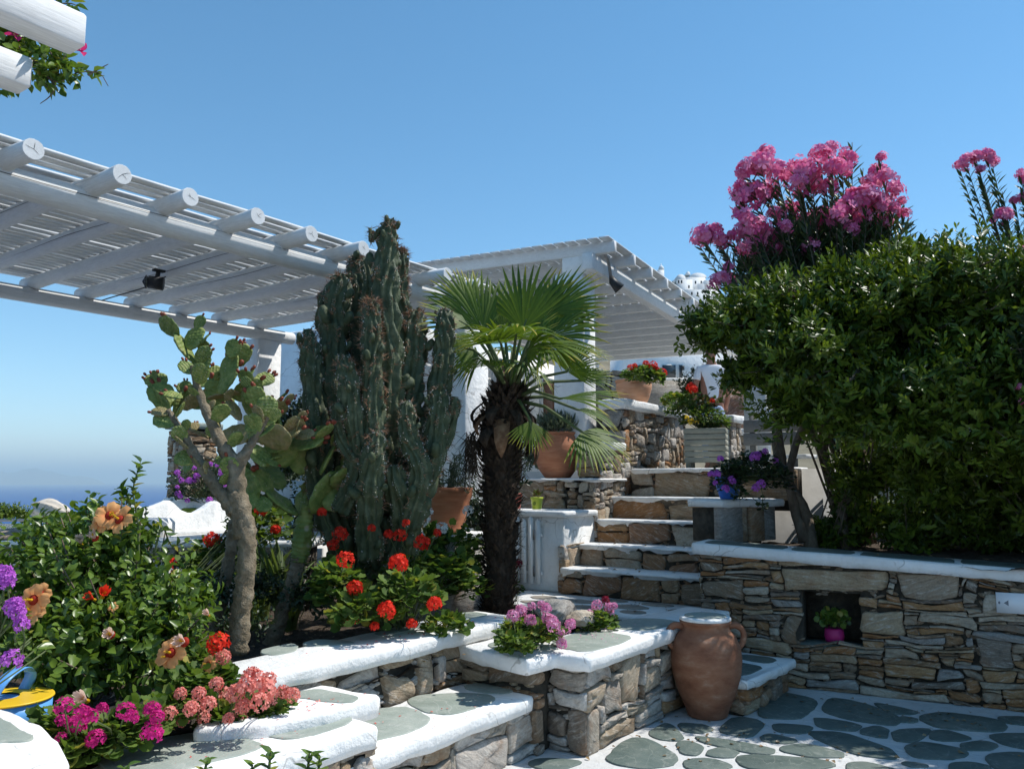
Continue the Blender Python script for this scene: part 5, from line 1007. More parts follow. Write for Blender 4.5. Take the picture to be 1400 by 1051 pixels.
# hanging fibre on the left of the skirt
P=np.array([at(R.uniform(636,652),R.uniform(590,640),PD-.05+R.uniform(-.15,.15)) for _ in range(420)]); scatter('hanging_fibre',([(-.02,0,0),(.02,0,0),(0,1,0)],[(0,1,2)]),P,unit(np.array([0,0,-1.])+rnd(420,.35)),rnd(420),NR.uniform(.05,.22,420),PBARK,palm)
for i in range(20):   # dry husks under the crown
    t=i*2.4; o=Vector((math.cos(t),math.sin(t),0)); z=2.12-.012*i-.02*R.random(); c=Vector(at(690,560,PD)); c.z=z; s=Vector((-o.y,o.x,0)); L=R.uniform(.14,.3); ww=R.uniform(.03,.06); V=[];m=5
    for k in range(m+1):
        u=k/m; q_=c+o*(.15+.10*math.sin(u*2.4))+Vector((0,0,.10-L*u)); w_=ww*(1-u**3)+.004; V+=[q_-s*w_,q_+o*.02,q_+s*w_]
    G().add(V,[(3*k+q,3*k+q+1,3*k+q+4,3*k+q+3) for k in range(m) for q in(0,1)],R.random()).build('dry_husk',HUSK if i%3==0 else PBARK,palm)
def frond(hub,ax,nr,rad,span=3.6,nseg=36,droop=.15,tip=.35,pet=True,dark=0,mat=None,cc=None):
    hub=Vector(hub); ax=Vector(ax).normalized(); nr=Vector(nr); nr=(nr-ax*nr.dot(ax)).normalized(); sd=ax.cross(nr); g=G(); rs=[.04,.25,.52,.66,.8,.92,1.0]; ca=nr
    cone=.22
    for i in range(nseg):
        th=-span/2+span*(i+.5)/nseg; st_=span/nseg; L=rad*(.80+.20*math.cos(th*.8))*R.uniform(.93,1.04); V=[];A_=[]; fr=R.random(); jit=R.uniform(-.03,.03); dd=droop*R.uniform(.6,1.5); yl=R.random()<tip; sp=R.uniform(.90,1.)
        for k,r in enumerate(rs):
            w_=st_*.5*(r if r<=.52 else .52*(1-((r-.52)/.48)**2.4*.93)*sp*.94); thh=th+jit*max(0,r-.5)*2
            for j in(-1,0,1):
                t_=thh+j*w_/max(r,.05); pl=(ax*math.cos(t_)+sd*math.sin(t_))*(r*L); pl+=nr*(cone*r*L*(1-math.cos(th))*-.3-dd*L*r**2.5+(.35*w_*L if j==0 else 0))+Vector((0,0,-dd*L*max(0,r-.5)**1.5*1.2)); V.append(hub+pl); 
                a_=.08+.42*fr*(.6+.4*r); 
                if r>.9 and yl: a_=1.
                elif r>.75 and yl: a_=.93
                A_.append(max(0,a_-dark))
        n=len(rs); g.add(V,[(3*k+q,3*k+q+1,3*k+q+4,3*k+q+3) for k in range(n-1) for q in(0,1)],np.array(A_))
    o=g.build('frond',mat or L_PALM,palm)
    if pet:
        c0=cc or at(697,545,PD); m=(Vector(c0)+hub)/2+Vector((0,0,.06)); g=G(); tube(g,[c0,m,hub,hub+ax*.08],[.018,.013,.010,.004],7); WT[o]=Vector((0,0,0)); g.build('petiole',STEMG,o)
S=lambda x,y,d=0:at(x,y,PD+d)
def dv(x,y,z=0): return rtv*x+Vector((0,0,y))+fwv*z
FR=[ # hub, axis(right,up,depth), normal, radius, span
 (S(660,452,-.1),dv(-.35,1,-.1),dv(.2,.5,-1),.52,2.4,.12,.5),
 (S(715,450,-.15),dv(.35,1,-.05),dv(-.2,.5,-1),.58,2.6,.1,.5),
 (S(690,455,.25),dv(.0,1,.3),dv(0,.4,-1),.56,2.6,.08,.3),
 (S(748,462,-.3),dv(.9,.55,-.3),dv(-.3,.7,-.8),.50,2.8,.15,.6),
 (S(640,445,-.2),dv(-.9,.45,-.3),dv(.5,.8,-.8),.42,1.9,.12,.8),
 (S(705,462,-.45),dv(.1,.25,-1),dv(0,1,.2),.5,3.4,.2,.3),
 (S(735,440,.1),dv(.7,.8,.2),dv(-.6,.3,-1),.52,2.2,.1,.5),
 (S(648,478,0),dv(-.8,.1,-.3),dv(.1,.6,-1),.28,2.8,.2,.6),
 (S(775,508,-.1),dv(.55,.75,-.2),dv(-.2,.2,-1),.28,3.0,.1,.4),
 (S(765,545,-.35),dv(1,.15,-.25),dv(0,1,-.35),.5,1.5,.12,.7),
 (S(795,590,-.4),dv(.75,-.45,-.35),dv(.3,.7,-.6),.40,2.8,.15,.6),
 (S(725,575,-.3),dv(.1,-1,-.4),dv(.4,.4,-1),.25,2.2,.1,.9),
 (S(770,480,.3),dv(1,.3,.4),dv(-.2,.9,-.4),.42,2.2,.2,.5),
 (S(715,495,-.1),dv(.3,-.3,-.8),dv(.2,.9,.2),.35,3.0,.25,.2),
 (S(665,470,.4),dv(-.6,.5,.6),dv(.3,.7,-.6),.48,2.6,.15,.3),
 (S(700,480,.5),dv(.3,.4,1),dv(0,1,-.3),.55,2.8,.2,.3),
 (S(685,470,-.25),dv(-.4,.5,-.8),dv(.1,.9,.3),.38,2.6,.2,.3),
 (S(790,560,.1),dv(1,-.1,.2),dv(0,1,-.4),.36,2.0,.2,.6),
 (S(755,425,-.2),dv(.75,.75,-.1),dv(-.4,.5,-.9),.46,2.6,.1,.7),(S(745,470,-.5),dv(.8,-.1,-.5),dv(.2,.9,-.6),.42,2.6,.15,.7),(S(640,420,.2),dv(-.5,1,.1),dv(.3,.3,-1),.40,2.2,.1,.5),(S(655,490,.2),dv(-.8,-.1,.2),dv(.3,.6,-.8),.3,2.6,.2,.4),(S(720,480,-.4),dv(.4,.5,-.7),dv(-.2,.7,-.8),.40,2.6,.15,.7),(S(670,500,-.4),dv(-.3,.2,-1),dv(0,1,.1),.34,2.8,.2,.3),(S(800,520,.2),dv(.6,.5,.3),dv(-.3,.5,-.8),.26,2.6,.15,.6)]
for h,ax,nr,rad,span,dr_,tp in FR: frond(h,ax,nr,rad,span,int(span*9),dr_,tp)
# ------------------------------------------------------------------ big green bush and its trunks
BD=7.3
bush_e=[(at(975,450,7.4),(.38,.38,.36)),(at(1045,430,7.0),(.58,.6,.46)),(at(1120,470,6.7),(.68,.7,.55)),(at(1200,420,6.8),(.68,.8,.58)),(at(1290,400,6.7),(.68,.8,.55)),(at(1385,415,6.5),(.8,.8,.62)),(at(1490,430,6.3),(.9,.9,.75)),(at(1620,450,6.1),(.9,.9,.75)),
 (at(1110,540,6.9),(.58,.6,.48)),(at(1225,550,6.6),(.8,.8,.62)),(at(1340,550,6.4),(.8,.8,.65)),(at(1450,560,6.2),(.8,.8,.7)),(at(1290,650,7.2),(.75,.6,.55)),(at(1400,660,6.9),(.7,.6,.6)),(at(1190,650,7.6),(.40,.4,.35)),(at(1020,505,7.4),(.33,.35,.3)),(at(1155,395,6.9),(.45,.5,.4)),(at(1330,710,7.6),(.8,.5,.35)),(at(1180,700,7.9),(.4,.4,.3)),(at(1560,560,6.2),(.9,.9,.8)),(at(1700,420,5.4),(1.,1.,.8)),(at(1850,400,4.9),(1.,1.,.8)),(at(1135,725,7.9),(.35,.3,.24)),(at(1170,640,7.7),(.4,.35,.4)),(at(1250,725,7.6),(.5,.4,.32)),(at(1370,725,7.4),(.6,.45,.32)),(at(1480,725,7.2),(.6,.45,.35)),(at(1260,600,7.1),(.6,.5,.5)),(at(1235,480,7.1),(.6,.6,.5)),(at(1330,470,7.0),(.6,.6,.5)),(at(1255,360,7.0),(.5,.5,.32))]
bb=Vector((8.3,1.6,.98))
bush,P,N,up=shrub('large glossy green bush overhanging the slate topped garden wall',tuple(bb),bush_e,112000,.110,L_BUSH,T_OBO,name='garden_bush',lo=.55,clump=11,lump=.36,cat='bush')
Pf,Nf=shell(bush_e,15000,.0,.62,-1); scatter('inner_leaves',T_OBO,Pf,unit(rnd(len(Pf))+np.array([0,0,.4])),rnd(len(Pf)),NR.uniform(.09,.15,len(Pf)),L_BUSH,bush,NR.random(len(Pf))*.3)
g=G()
for pts,r0 in [([(1110,755),(1100,700),(1075,655),(1068,620),(1060,560)],.065),([(1160,750),(1150,710),(1165,660),(1185,610),(1200,540)],.06),([(1100,740),(1085,690),(1080,640),(1100,580),(1140,520)],.05),([(1066,640),(1060,600),(1075,550)],.035),([(1250,780),(1260,700),(1300,600)],.06),([(1370,780),(1350,690),(1380,600)],.06)]:
    g=G(); n_=18; cvb=curve([(*at(x,y,7.75+.1*i),r0*(1-.12*i)) for i,(x,y) in enumerate(pts)],n_); tube(g,[c[:3] for c in cvb],[c[3] for c in cvb],10,nz=.2); g.build('trunk',BARK,bush,True)
g=G()
for i in range(0,len(P),14):
    p=Vector(P[i]); q_=p.lerp(bb+Vector((0,0,2.0)),R.uniform(.12,.3)); tube(g,[q_,(p+q_)/2+Vector((0,0,-.03)),p],[.009,.006,.003],4)
tagp(g.build('twigs',BARK,bush),kind='stuff')
# ------------------------------------------------------------------ oleanders
def floret_cluster(name,mat,n=16,pr=.40):
    g=G(); pos=[];dr=[];up=[];a=[]
    for i in range(n):
        v=unit(rnd(1)*np.array([1,1,.7])+np.array([0,0,.4]))[0]; x=unit(np.cross(v,[.3,.5,.81])); y=np.cross(v,x); fa=NR.random(); c=v*NR.uniform(.25,.95)*np.array([1,1,.8]); ph=NR.random()*6
        for j in range(5):
            t=2*math.pi*j/5+ph; pos.append(c); dr.append((x*math.cos(t)+y*math.sin(t))+v*.3); up.append(v); a.append(min(1,fa*.6+NR.random()*.4))
    T=([(0,0,0),(-.30,.6,.08),(.30,.6,.08),(-.25,.95,0),(.28,.9,0)],[(0,2,1),(1,2,4,3)])
    g.inst(T[0],T[1],mats(np.array(dr),np.array(up))*pr,np.array(pos),np.array(a)); return g.mesh(name,mat)
OC=[floret_cluster('flower_cluster',P_OLE,n) for n in(34,26,40)]
def oleander(label,base,tips,clus,D,ls=.13,nl=26,stemr=.014,fill=None):
    t=thing('oleander',label,'flowering shrub',base,'pink oleanders'); base=Vector(base); Pp=[];Dd=[];Uu=[]; gs=G()
    for x,y,d in tips:
        e=Vector(at(x,y,D+d)); m=base.lerp(e,.55)+Vector((0,0,.25)); cvo=np.array(curve([tuple(base+Vector((R.uniform(-.15,.15),R.uniform(-.15,.15),0))),tuple(m),tuple(e)],30)); tube(gs,[tuple(c) for c in cvo],[stemr*(1-.75*i/30) for i in range(30)],5)
        for i in range(nl*3):
            u=1-(i/(nl*3))*.62; k=u*28; j=int(k); p=cvo[j]*(1-(k-j))+cvo[j+1]*(k-j); ax=unit(cvo[j+1]-cvo[j]); th=i*2.09; xx=unit(np.cross(ax,[.2,.9,.1])); yy=np.cross(ax,xx); Pp.append(p); Dd.append(xx*math.cos(th)+yy*math.sin(th)+ax*R.uniform(.7,1.5)); Uu.append(ax+rnd(1,.2)[0])
    tagp(gs.build('branches',BARK,t),kind='stuff'); n=len(Pp); scatter('leaves',T_NAR,np.array(Pp),np.array(Dd),np.array(Uu),NR.uniform(.7,1.15,n)*ls,L_OLE,t)
    if fill:
        Pf,Nf=shell(fill[0],fill[1],.3,1.05,-1); scatter('inner_leaves',T_NAR,Pf,unit(Nf+np.array([0,0,.8])+rnd(len(Pf),.5)),unit(Nf+rnd(len(Pf),.4)),NR.uniform(.7,1.1,len(Pf))*ls,L_OLE,t)
    for x,y,r,d in clus: link('flower_cluster',R.choice(OC),t,loc=at(x,y,D+d),rot=(R.uniform(-.4,.4),R.uniform(-.4,.4),R.uniform(0,6)),scale=r/F*D)
    return t
OD=8.0
cl=[(1048,209,10),(1040,225,16),(1022,232,14),(1062,235,14),(1075,240,12),(1010,258,10),(1030,268,17),(1048,262,14),(1014,275,13),(1090,228,12),(1105,235,16),(1122,215,13),(1135,205,10),(1138,228,14),(1110,250,15),(1130,255,13),(1160,215,12),(1152,230,11),(1098,262,12),(1205,215,7),(1198,238,12),(1212,245,12),(1220,262,12),(1190,250,10),(1185,270,16),(1165,275,15),(1200,280,13),(1222,285,10),(1150,290,14),(1175,295,12),(1140,300,13),(1120,298,13),(1100,300,12),(1085,285,12),(1020,300,13),(1035,312,14),(1015,315,10),(1060,295,10),(962,322,13),(975,315,12),(955,330,10),(985,330,11),(1000,325,9),(1030,330,14),(1050,325,12),(1020,345,12),(1010,290,9),(1110,335,9),(1105,342,8),(1060,340,9),(1210,305,10),(1237,293,7),(1165,312,9),(1000,382,8),(978,385,9),(990,380,8),(996,365,7),(1075,310,9),(1190,300,9),(1090,250,10),(1232,275,7)]
clus=[(x,y,r*1.4,R.uniform(-.55,.05)) for x,y,r in cl]
tips=[(x,y+4,d) for x,y,r,d in clus]+[(1165,195,0),(1180,230,.1),(1070,270,0),(1145,240,.2),(1225,330,-.1),(1215,350,-.2),(1140,340,-.3),(1100,360,-.3),(1060,370,-.3),(1180,340,-.2),(1160,360,-.3)]
oleander('tall oleander crowned with bright pink blossom rising behind the green bush',(8.6,2.1,1.0),tips,clus,OD,.145,18,fill=([(at(1110,350,8.3),(.75,.6,.36)),(at(1170,335,8.3),(.5,.5,.42)),(at(1050,375,8.3),(.42,.4,.32))],5600))
clus=[(x,y,r*1.15,d) for x,y,r,d in((1322,222,12,0),(1335,215,11,0),(1350,213,12,0),(1357,222,9,0),(1340,232,8,0),(1312,226,8,.1),(1396,238,9,0),(1402,246,9,0),(1368,296,12,-.1),(1376,292,9,-.1),(1388,274,8,0),(1400,268,8,0),(1398,343,7,-.3))]
tips=[(x,y+5,d) for x,y,r,d in clus]+[(1370,262,0),(1345,250,.1),(1390,300,0),(1410,310,0)]
oleander('sparse oleander shoots with pale pink blossom at the right edge above the bush',(8.9,.4,1.0),tips,clus,7.6,.12,20,.012)
clus=[(1396,530,8,0),(1400,552,9,0),(1398,540,6,0)]
oleander('small pink oleander sprig at the right edge in front of the bush',(7.4,.3,1.0),[(1385,455,0),(1398,430,0),(1405,500,0),(1395,470,.1),(1410,450,0)],[(x,y,r,d) for x,y,r,d in clus],5.9,.16,12,.01)
# bougainvillea on the near pergola
bg_=thing('bougainvillea','bougainvillea twigs with crimson bracts hanging beside the near pergola beams','climbing plant',(.6,3.3,3.0))
ell=[(at(15,65,3.0),(.17,.16,.12)),(at(50,85,2.95),(.13,.12,.08)),(at(85,95,2.95),(.06,.06,.04)),(at(110,100,2.95),(.05,.05,.035)),(at(-30,70,3.),(.2,.2,.15)),(at(90,6,2.7),(.04,.05,.03)),(at(70,112,2.95),(.08,.05,.02)),(at(25,45,3.),(.12,.1,.08)),(at(88,82,2.95),(.035,.04,.05))]
P,N=shell(ell,1150,.1,1.1,-1); scatter('leaves',T_OV,P,unit(N+rnd(1150,.6)),unit(np.array([0,0,1.])+rnd(1150,.5)),NR.uniform(.024,.052,1150),L_HIB,bg_)
g=G()
for L_ in ([(-20,60),(40,85),(75,112),(105,100),(135,100),(148,118)],[(60,100),(75,118),(68,132),(55,142)],[(10,40),(40,80),(80,95)],[(120,103),(135,95),(148,88)],[(-20,100),(20,90),(60,100)],[(60,60),(80,85),(90,75)],[(40,10),(90,5),(106,8)]):
    cvv=curve([tuple(at(x,y,2.95)) for x,y in L_],16); tube(g,[tuple(c) for c in cvv],[.004*(1-.7*i/16) for i in range(16)],5)
tagp(g.build('twigs',BARK,bg_),kind='stuff')
for x,y,s in((112,71,.035),(108,68,.028),(22,50,.04),(35,44,.03),(4,84,.04),(0,78,.035),(62,50,.02),(12,14,.03)):
    g=G(); 
    for j in range(3):
        a=2.09*j+x; d=dv(math.cos(a),math.sin(a)*.6,-.5); g.inst(T_OV[0],T_OV[1],mats(np.array([d]),np.array([[0.,0,1]]))*s*1.2,np.zeros((1,3)),np.array([R.random()]))
    link('bract',g.mesh('bract',P_BOU),bg_,loc=at(x,y,2.9))
# ------------------------------------------------------------------ foliage in pots and background shrubs
def tuft(parent,c,r,n,ls,mat,tmpl=T_NAR,name='leaves',flat=.6,up=1.):
    P,N=shell([(c,(r,r,r*flat))],n,.1,1.05,-.6); scatter(name,tmpl,P,unit(N+np.array([0,0,up])+rnd(n,.35)),unit(N+rnd(n,.3)),NR.uniform(.6,1.1,n)*ls,mat,parent)
tuft(bigp,Vector(BP)+Vector((0,0,.58)),.25,1500,.10,L_ROSE,flat=.55,up=.8); tuft(bigp,Vector(BP)+Vector((-.05,.3,.25)),.12,420,.09,L_ROSE,flat=2.0,up=-.6)
tuft(limep,Vector(LM)+Vector((0,0,.15)),.05,60,.04,L_RED,T_OV); tuft(pkp,Vector(NP)+Vector((0,0,.18)),.11,170,.05,L_HIB,T_RND,up=.2)
g=G()
for i in range(34):
    a=R.uniform(0,6.28); d=Vector((math.cos(a),math.sin(a),0)); l=R.uniform(.15,.38); c=Vector(LP)+Vector((0,0,.35)); cvv=curve([tuple(c+d*.05),tuple(c+d*l*.5+Vector((0,0,R.uniform(.05,.25)))),tuple(c+d*l+Vector((0,0,R.uniform(-.1,.3))))],8); tube(g,[tuple(q) for q in cvv],[.003]*8,4)
    for q in cvv[2:]:
        for _ in range(3): g.inst(T_NAR[0],T_NAR[1],mats(unit(rnd(1)),rnd(1))*.05,np.array([q]),np.array([R.random()]))
tagp(g.build('sprigs',L_ROSE,lbp),kind='stuff')
e_=[(at(400,575,9.3),(.26,.26,.30)),(at(385,600,9.3),(.25,.2,.2)),(at(415,560,9.3),(.15,.15,.2)),(at(400,640,9.3),(.3,.25,.3))]
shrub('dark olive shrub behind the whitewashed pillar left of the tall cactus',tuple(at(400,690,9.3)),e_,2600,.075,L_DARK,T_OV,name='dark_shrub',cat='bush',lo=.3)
shrub('sunlit green shrub by the glass rail against the sea at the left edge',tuple(at(10,712,12.)),[(at(10,700,12.),(.35,.35,.14)),(at(-25,698,12.),(.35,.3,.2)),(at(35,706,12.),(.12,.12,.06))],2600,.07,L_BUSH,T_OV,name='seaside_shrub',cat='bush')
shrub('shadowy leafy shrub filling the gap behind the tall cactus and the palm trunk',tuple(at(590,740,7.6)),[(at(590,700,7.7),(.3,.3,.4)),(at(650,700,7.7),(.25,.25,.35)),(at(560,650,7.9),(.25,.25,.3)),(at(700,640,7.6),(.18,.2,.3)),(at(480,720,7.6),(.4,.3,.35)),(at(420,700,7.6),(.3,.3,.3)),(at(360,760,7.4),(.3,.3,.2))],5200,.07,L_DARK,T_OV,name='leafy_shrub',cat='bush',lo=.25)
shrub('low dark ground shrub under the hibiscus at the back of the flower bed',(2.4,5.0,.5),[(at(200,810,5.2),(.5,.4,.2)),(at(290,810,5.6),(.35,.3,.2)),(at(350,800,6.0),(.3,.25,.2)),(at(420,810,5.9),(.3,.25,.2)),(at(330,850,5.0),(.25,.2,.12))],3800,.055,L_DARK,T_OV,name='ground_shrub',cat='bush',lo=.2)
shrub('trailing weed tufts growing from the lowest joints of the stair wall',tuple(at(790,720,8.9)),[(at(786,686,9.0),.035),(at(824,713,8.9),.035),(at(818,706,9.0),.03)],0+180,.03,L_GER,T_RND,name='wall_weed',cat='plant',lo=.1,clump=3) if False else None
# flower planter at the top of the stairs
PX=at(937,632,9.6); wpx=thing('planter_box','pale weathered plank planter box of mixed flowers at the top of the stairs','planter',(9.05,3.85,1.74))
ep=Vector((at(992,632,9.45)-PX)); ep.z=0; Lp=ep.length; ep.normalize(); fp=Vector((-ep.y,ep.x,0)); fp=fp if fp.dot(fwv)>0 else -fp
for k in range(6):
    g=G(); z=1.80+.066*k; lean=(k-5)*.012; c=PX+ep*Lp/2+fp*(-lean*0); box(g,(c.x-fp.x*.0,c.y,z+.035),(Lp+.03*k*.2,.022,.060),ep[:2],bev=.004); g.build('plank',PALEW,wpx)
    g=G(); c=PX+fp*.22-ep*.0; box(g,(c.x,c.y,z+.035),(.022,.42,.060),ep[:2],bev=.004); g.build('plank',PALEW,wpx)
    g=G(); c=PX+fp*.22+ep*Lp; box(g,(c.x,c.y,z+.035),(.022,.42,.060),ep[:2],bev=.004); g.build('plank',PALEW,wpx)
for a,b_ in((.03,.03),(Lp-.03,.03),(.03,.4),(Lp-.03,.4)): g=G(); c=PX+ep*a+fp*b_; box(g,(c.x,c.y,1.87),(.05,.05,.28),ep[:2]); g.build('leg',PALEW,wpx)
g=G(); c=PX+ep*Lp/2+fp*.22; box(g,(c.x,c.y,2.1),(Lp-.04,.4,.1),ep[:2]); g.build('soil',SOIL,wpx)
pbp=c+Vector((0,0,.45)); fl2=geranium('mixed planting with reddish leaves and yellow blooms filling the plank planter',(c.x,c.y,2.15),hd([(974,548,4),(948,533,7,'red')],9.6),[(tuple(at(960,570,9.7)),(.24,.26,.14)),(tuple(at(935,558,9.8)),(.16,.2,.12)),(tuple(at(980,575,9.7)),(.14,.14,.10))],900,'red',.055,tmpl=T_OV,group=None)
P,N=shell([(tuple(at(965,552,9.7)),(.16,.15,.10))],160,.2,1.1); scatter('reddish_leaves',T_OV,P,unit(N+rnd(160,.5)),unit(N+rnd(160,.3)),NR.uniform(.04,.07,160),L_RED,fl2)
for x,y in((939,570),(947,574),(952,578),(944,579),(942,575)): link('flower_head',floret_cluster('yellow_bloom',P_YEL,8),fl2,loc=at(x,y,9.5),scale=.035)
geranium('yellowish leafy geranium with one red head beside the white pillar post',tuple(at(925,560,10.3)),hd([(945,530,8)],9.9),[(tuple(at(925,545,10.2)),(.2,.18,.09)),(tuple(at(945,545,10.)),(.12,.15,.12))],420,'red',.05)
# posts, bench planks, pillars near the top
def rub_post(label,cx,cy,wx,z0,z1,capw,name='stone_post',cat='post',slabm=WHITE,mt=STONEG):
    t=thing(name,label,cat,(cx,cy,z0)); g=G(); box(g,(cx,cy,(z0+z1)/2),(wx-.08,wx-.08,z1-z0)); g.build('mortar',MORTAR,t)
    h=wx/2; rubble(t,(cx-h,cy-h,z0),(1,0),(0,-1),wx,0,z1-z0,mt,seed=int(cx*31),wr=(3,8),hr=(2,6)); rubble(t,(cx-h,cy+h,z0),(0,-1),(-1,0),wx,0,z1-z0,mt,seed=int(cx*37),wr=(3,8),hr=(2,6))
    coping('coping',t,[(cx-h-.05,cy-h-.05),(cx+h+.05,cy-h-.05),(cx+h+.05,cy+h+.05),(cx-h-.05,cy+h+.05)],z1+.09,.09,slabm,seed=5,wob=.006,low=.001); return t
q=at(990,600,10.6); rub_post('short rubble post with a flat white cap behind the plank planter',q.x,q.y,.32,1.5,2.32,.4)
q=at(1012,590,11.4); rub_post('lower grey rubble post with a white cap left of the grey planks',q.x,q.y,.36,1.5,2.20,.4)
q=at(263,640,12.9); rub_post('weathered brown stone pillar with a grey slab on top against the sea',q.x,q.y,.52,.9,2.38,.4,'stone_pillar','pillar',FLAGL,STONE)
gb=thing('plank_bench','weathered dark grey plank bench back beside the bush trunks','bench',tuple(at(1050,610,9.2)))
for k,y in enumerate((583,601)):
    a,b_=at(1017,y,9.3),at(1100,y,8.9); b_.z=a.z; bar('plank',gb,a,b_,.04,.135,GREYW)
a,b_=at(1040,625,9.5),at(1110,625,9.1); b_.z=a.z; bar('seat_plank',gb,a,b_,.3,.04,PAINTX)
for x in(1030,1085): a=at(x,600,9.3); g=G(); box(g,(a.x,a.y,1.95),(.06,.06,.75)); g.build('leg',GREYW,gb)
q=at(1034,540,10.0); wp=thing('white_post','thick whitewashed post partly behind the bush at the right of the person','pillar',(q.x,q.y,1.72)); g=G(); box(g,(q.x,q.y,2.8),(.26,.26,2.4),ex2,bev=.02); g.build('shaft',WHITE,wp)
g=G(); a=at(1052,575,10.1); box(g,(a.x,a.y,a.z),(.5,.3,.25),bev=.02); g.build('ledge',WHITE,wp)
bwl=thing('plaster_wall','plain whitewashed wall in deep shade behind the bush trunks','wall',(10.4,1.5,1.0)); g=G(); box(g,(10.4,.2,1.9),(.25,4.6,2.2),ex2,bev=.02); g.build('plaster',WHITE,bwl)
# ------------------------------------------------------------------ left terrace things
wv=thing('scalloped_wall','white garden parapet with a scalloped wavy top above the terrace','wall',tuple(at(270,725,8.4)))
prof=[(188,689),(196,694),(205,694),(218,690),(228,686),(233,684),(239,688),(248,697),(258,701),(270,701),(282,694),(292,687),(297,685),(303,688),(312,692),(322,688),(332,678),(342,664),(352,655),(372,650),(400,650)]
V=[];nw=len(prof)
yv=Vector((0,1,0))
for i,(x,y) in enumerate(prof):
    tp=ony(x,y,9.95); bt=Vector((tp.x,tp.y,.9)); V+=[tuple(bt),tuple(tp-Vector((0,0,.012))),tuple(tp+yv*.015),tuple(tp+yv*.15),tuple(tp+yv*.165-Vector((0,0,.012))),tuple(bt+yv*.165)]
G().add(V,[(6*i+q,6*i+6+q,6*i+7+q,6*i+1+q) for i in range(nw-1) for q in range(5)]+[tuple(range(6)),tuple(6*(nw-1)+q for q in range(5,-1,-1))]).build('parapet',WHITE,wv)
def dbox(name,parent,x0,x1,y0,y1,D_,dep,mat,bev=.02):
    a,b_=at(x0,y1,D_),at(x1,y1,D_); tz=at(x0,y0,D_).z; c=(a+b_)/2+fwv*dep/2; g=G(); box(g,(c.x,c.y,(a.z+tz)/2),((b_-a).length,dep,tz-a.z),rtv[:2],bev=bev); return g.build(name,mat,parent)
a_=ony(170,727,9.8); b_=ony(400,727,9.8); g=G(); box(g,((a_.x+b_.x)/2,9.8,.93),(b_.x-a_.x,.3,.08),bev=.015); g.build('base_ledge',WHITE,wv)
bwk=thing('bed_wall','rough grey retaining wall closing the flower bed behind the hibiscus','stone wall',tuple(at(200,760,7.6)))
a=at(-60,760,7.35); b_=at(420,760,7.35); e_=(b_-a); e_.z=0; g=G(); c=(a+b_)/2+fwv*.2; box(g,(c.x,c.y,.75),(e_.length,.35,.6),rtv[:2]); g.build('mortar',MORTAR,bwk)
rubble(bwk,(a.x,a.y,.5),e_,-fwv,e_.length,0,.52,STONEG,seed=99,wr=(5,13),hr=(3,6))
g=G(); c=(a+b_)/2+fwv*.2; box(g,(c.x,c.y,1.055),(e_.length+.1,.45,.06),rtv[:2],bev=.015); g.build('coping',WHITE,bwk)
wb_=thing('white_trough','rounded whitewashed trough behind the scalloped parapet holding the purple bush','planter',tuple(at(265,700,12))); dbox('trough',wb_,217,335,680,712,12.0,.6,WHITE,.05)
sf=thing('terrace_sofa','low white built in sofa with olive and green cushions on the terrace','sofa',tuple(at(130,725,9.0)))
dbox('base',sf,60,200,712,740,9.0,.8,WHITE,.05)
GC=m_plain('olive_cushion',[(.17,.22,.02),(.24,.29,.04)],9,.9,.2); GC2=m_plain('green_cushion',[(.10,.26,.12),(.16,.34,.17)],9,.9,.2)
def cushion(x0,x1,y0,y1,D_,mat,rz=0):
    a,b_=at(x0,y1,D_),at(x1,y0,D_); c=(a+b_)/2; g=G(); w_=(b_-a).dot(rtv)/2; h=(b_.z-a.z)/2; V=[];n_=20
    for s in(-1,1):
        for f,dz in((1,.0),(.9,.04),(.5,.075),(.0,.085)):
            for i in range(n_):
                t=2*math.pi*i/n_; q_=lambda v:math.copysign(abs(v)**.45,v); V.append(c+rtv*(q_(math.cos(t))*w_*f)+Vector((0,0,q_(math.sin(t))*h*f))+fwv*(s*dz))
    Fs=[(s*4*n_+k*n_+i,s*4*n_+k*n_+(i+1)%n_,s*4*n_+(k+1)*n_+(i+1)%n_,s*4*n_+(k+1)*n_+i) for s in(0,1) for k in range(3) for i in range(n_)]
    return tagp(g.add(V,Fs).build('cushion',mat,None,True),None,'cushion','cushions on the terrace sofa')
cushion(66,110,700,715,8.9,GC)['label']='olive green rectangular cushion on the white sofa, leftmost'; cushion(106,140,690,716,9.0,GC2)['label']='plump green cushion right of the olive one on the terrace sofa'; cushion(205,228,692,708,11.9,GC2)['label']='green cushion peeping over the first dip of the scalloped parapet'; cushion(247,272,694,705,11.9,GC)['label']='thin olive cushion behind the second dip of the scalloped parapet'
pa=thing('folded_parasol','folded cream canvas parasol lying by the sea rail','parasol',tuple(at(70,705,9.6)))
g=G(); V=[]; n_=26
a,b_=at(48,696,9.6),at(95,702,9.6)
for k in range(9):
    u=k/8; c=a.lerp(b_,u); r=.02+.10*math.sin(math.pi*min(1,u*.9+.12))**.7
    for i in range(n_): t=2*math.pi*i/n_; rr_=r*(1+.22*math.sin(7*t+u*3)); V.append(c+Vector((0,0,1))*rr_*math.cos(t)+fwv*rr_*math.sin(t)+rtv*.02*math.sin(3*t))
g.add(V,[(k*n_+i,k*n_+(i+1)%n_,(k+1)*n_+(i+1)%n_,(k+1)*n_+i) for k in range(8) for i in range(n_)]+[tuple(range(n_)),tuple(8*n_+i for i in range(n_-1,-1,-1))]); g.build('canvas',m_plain('cream_canvas',[(.5,.45,.38),(.62,.57,.5)],6,.9,.3),pa,True)
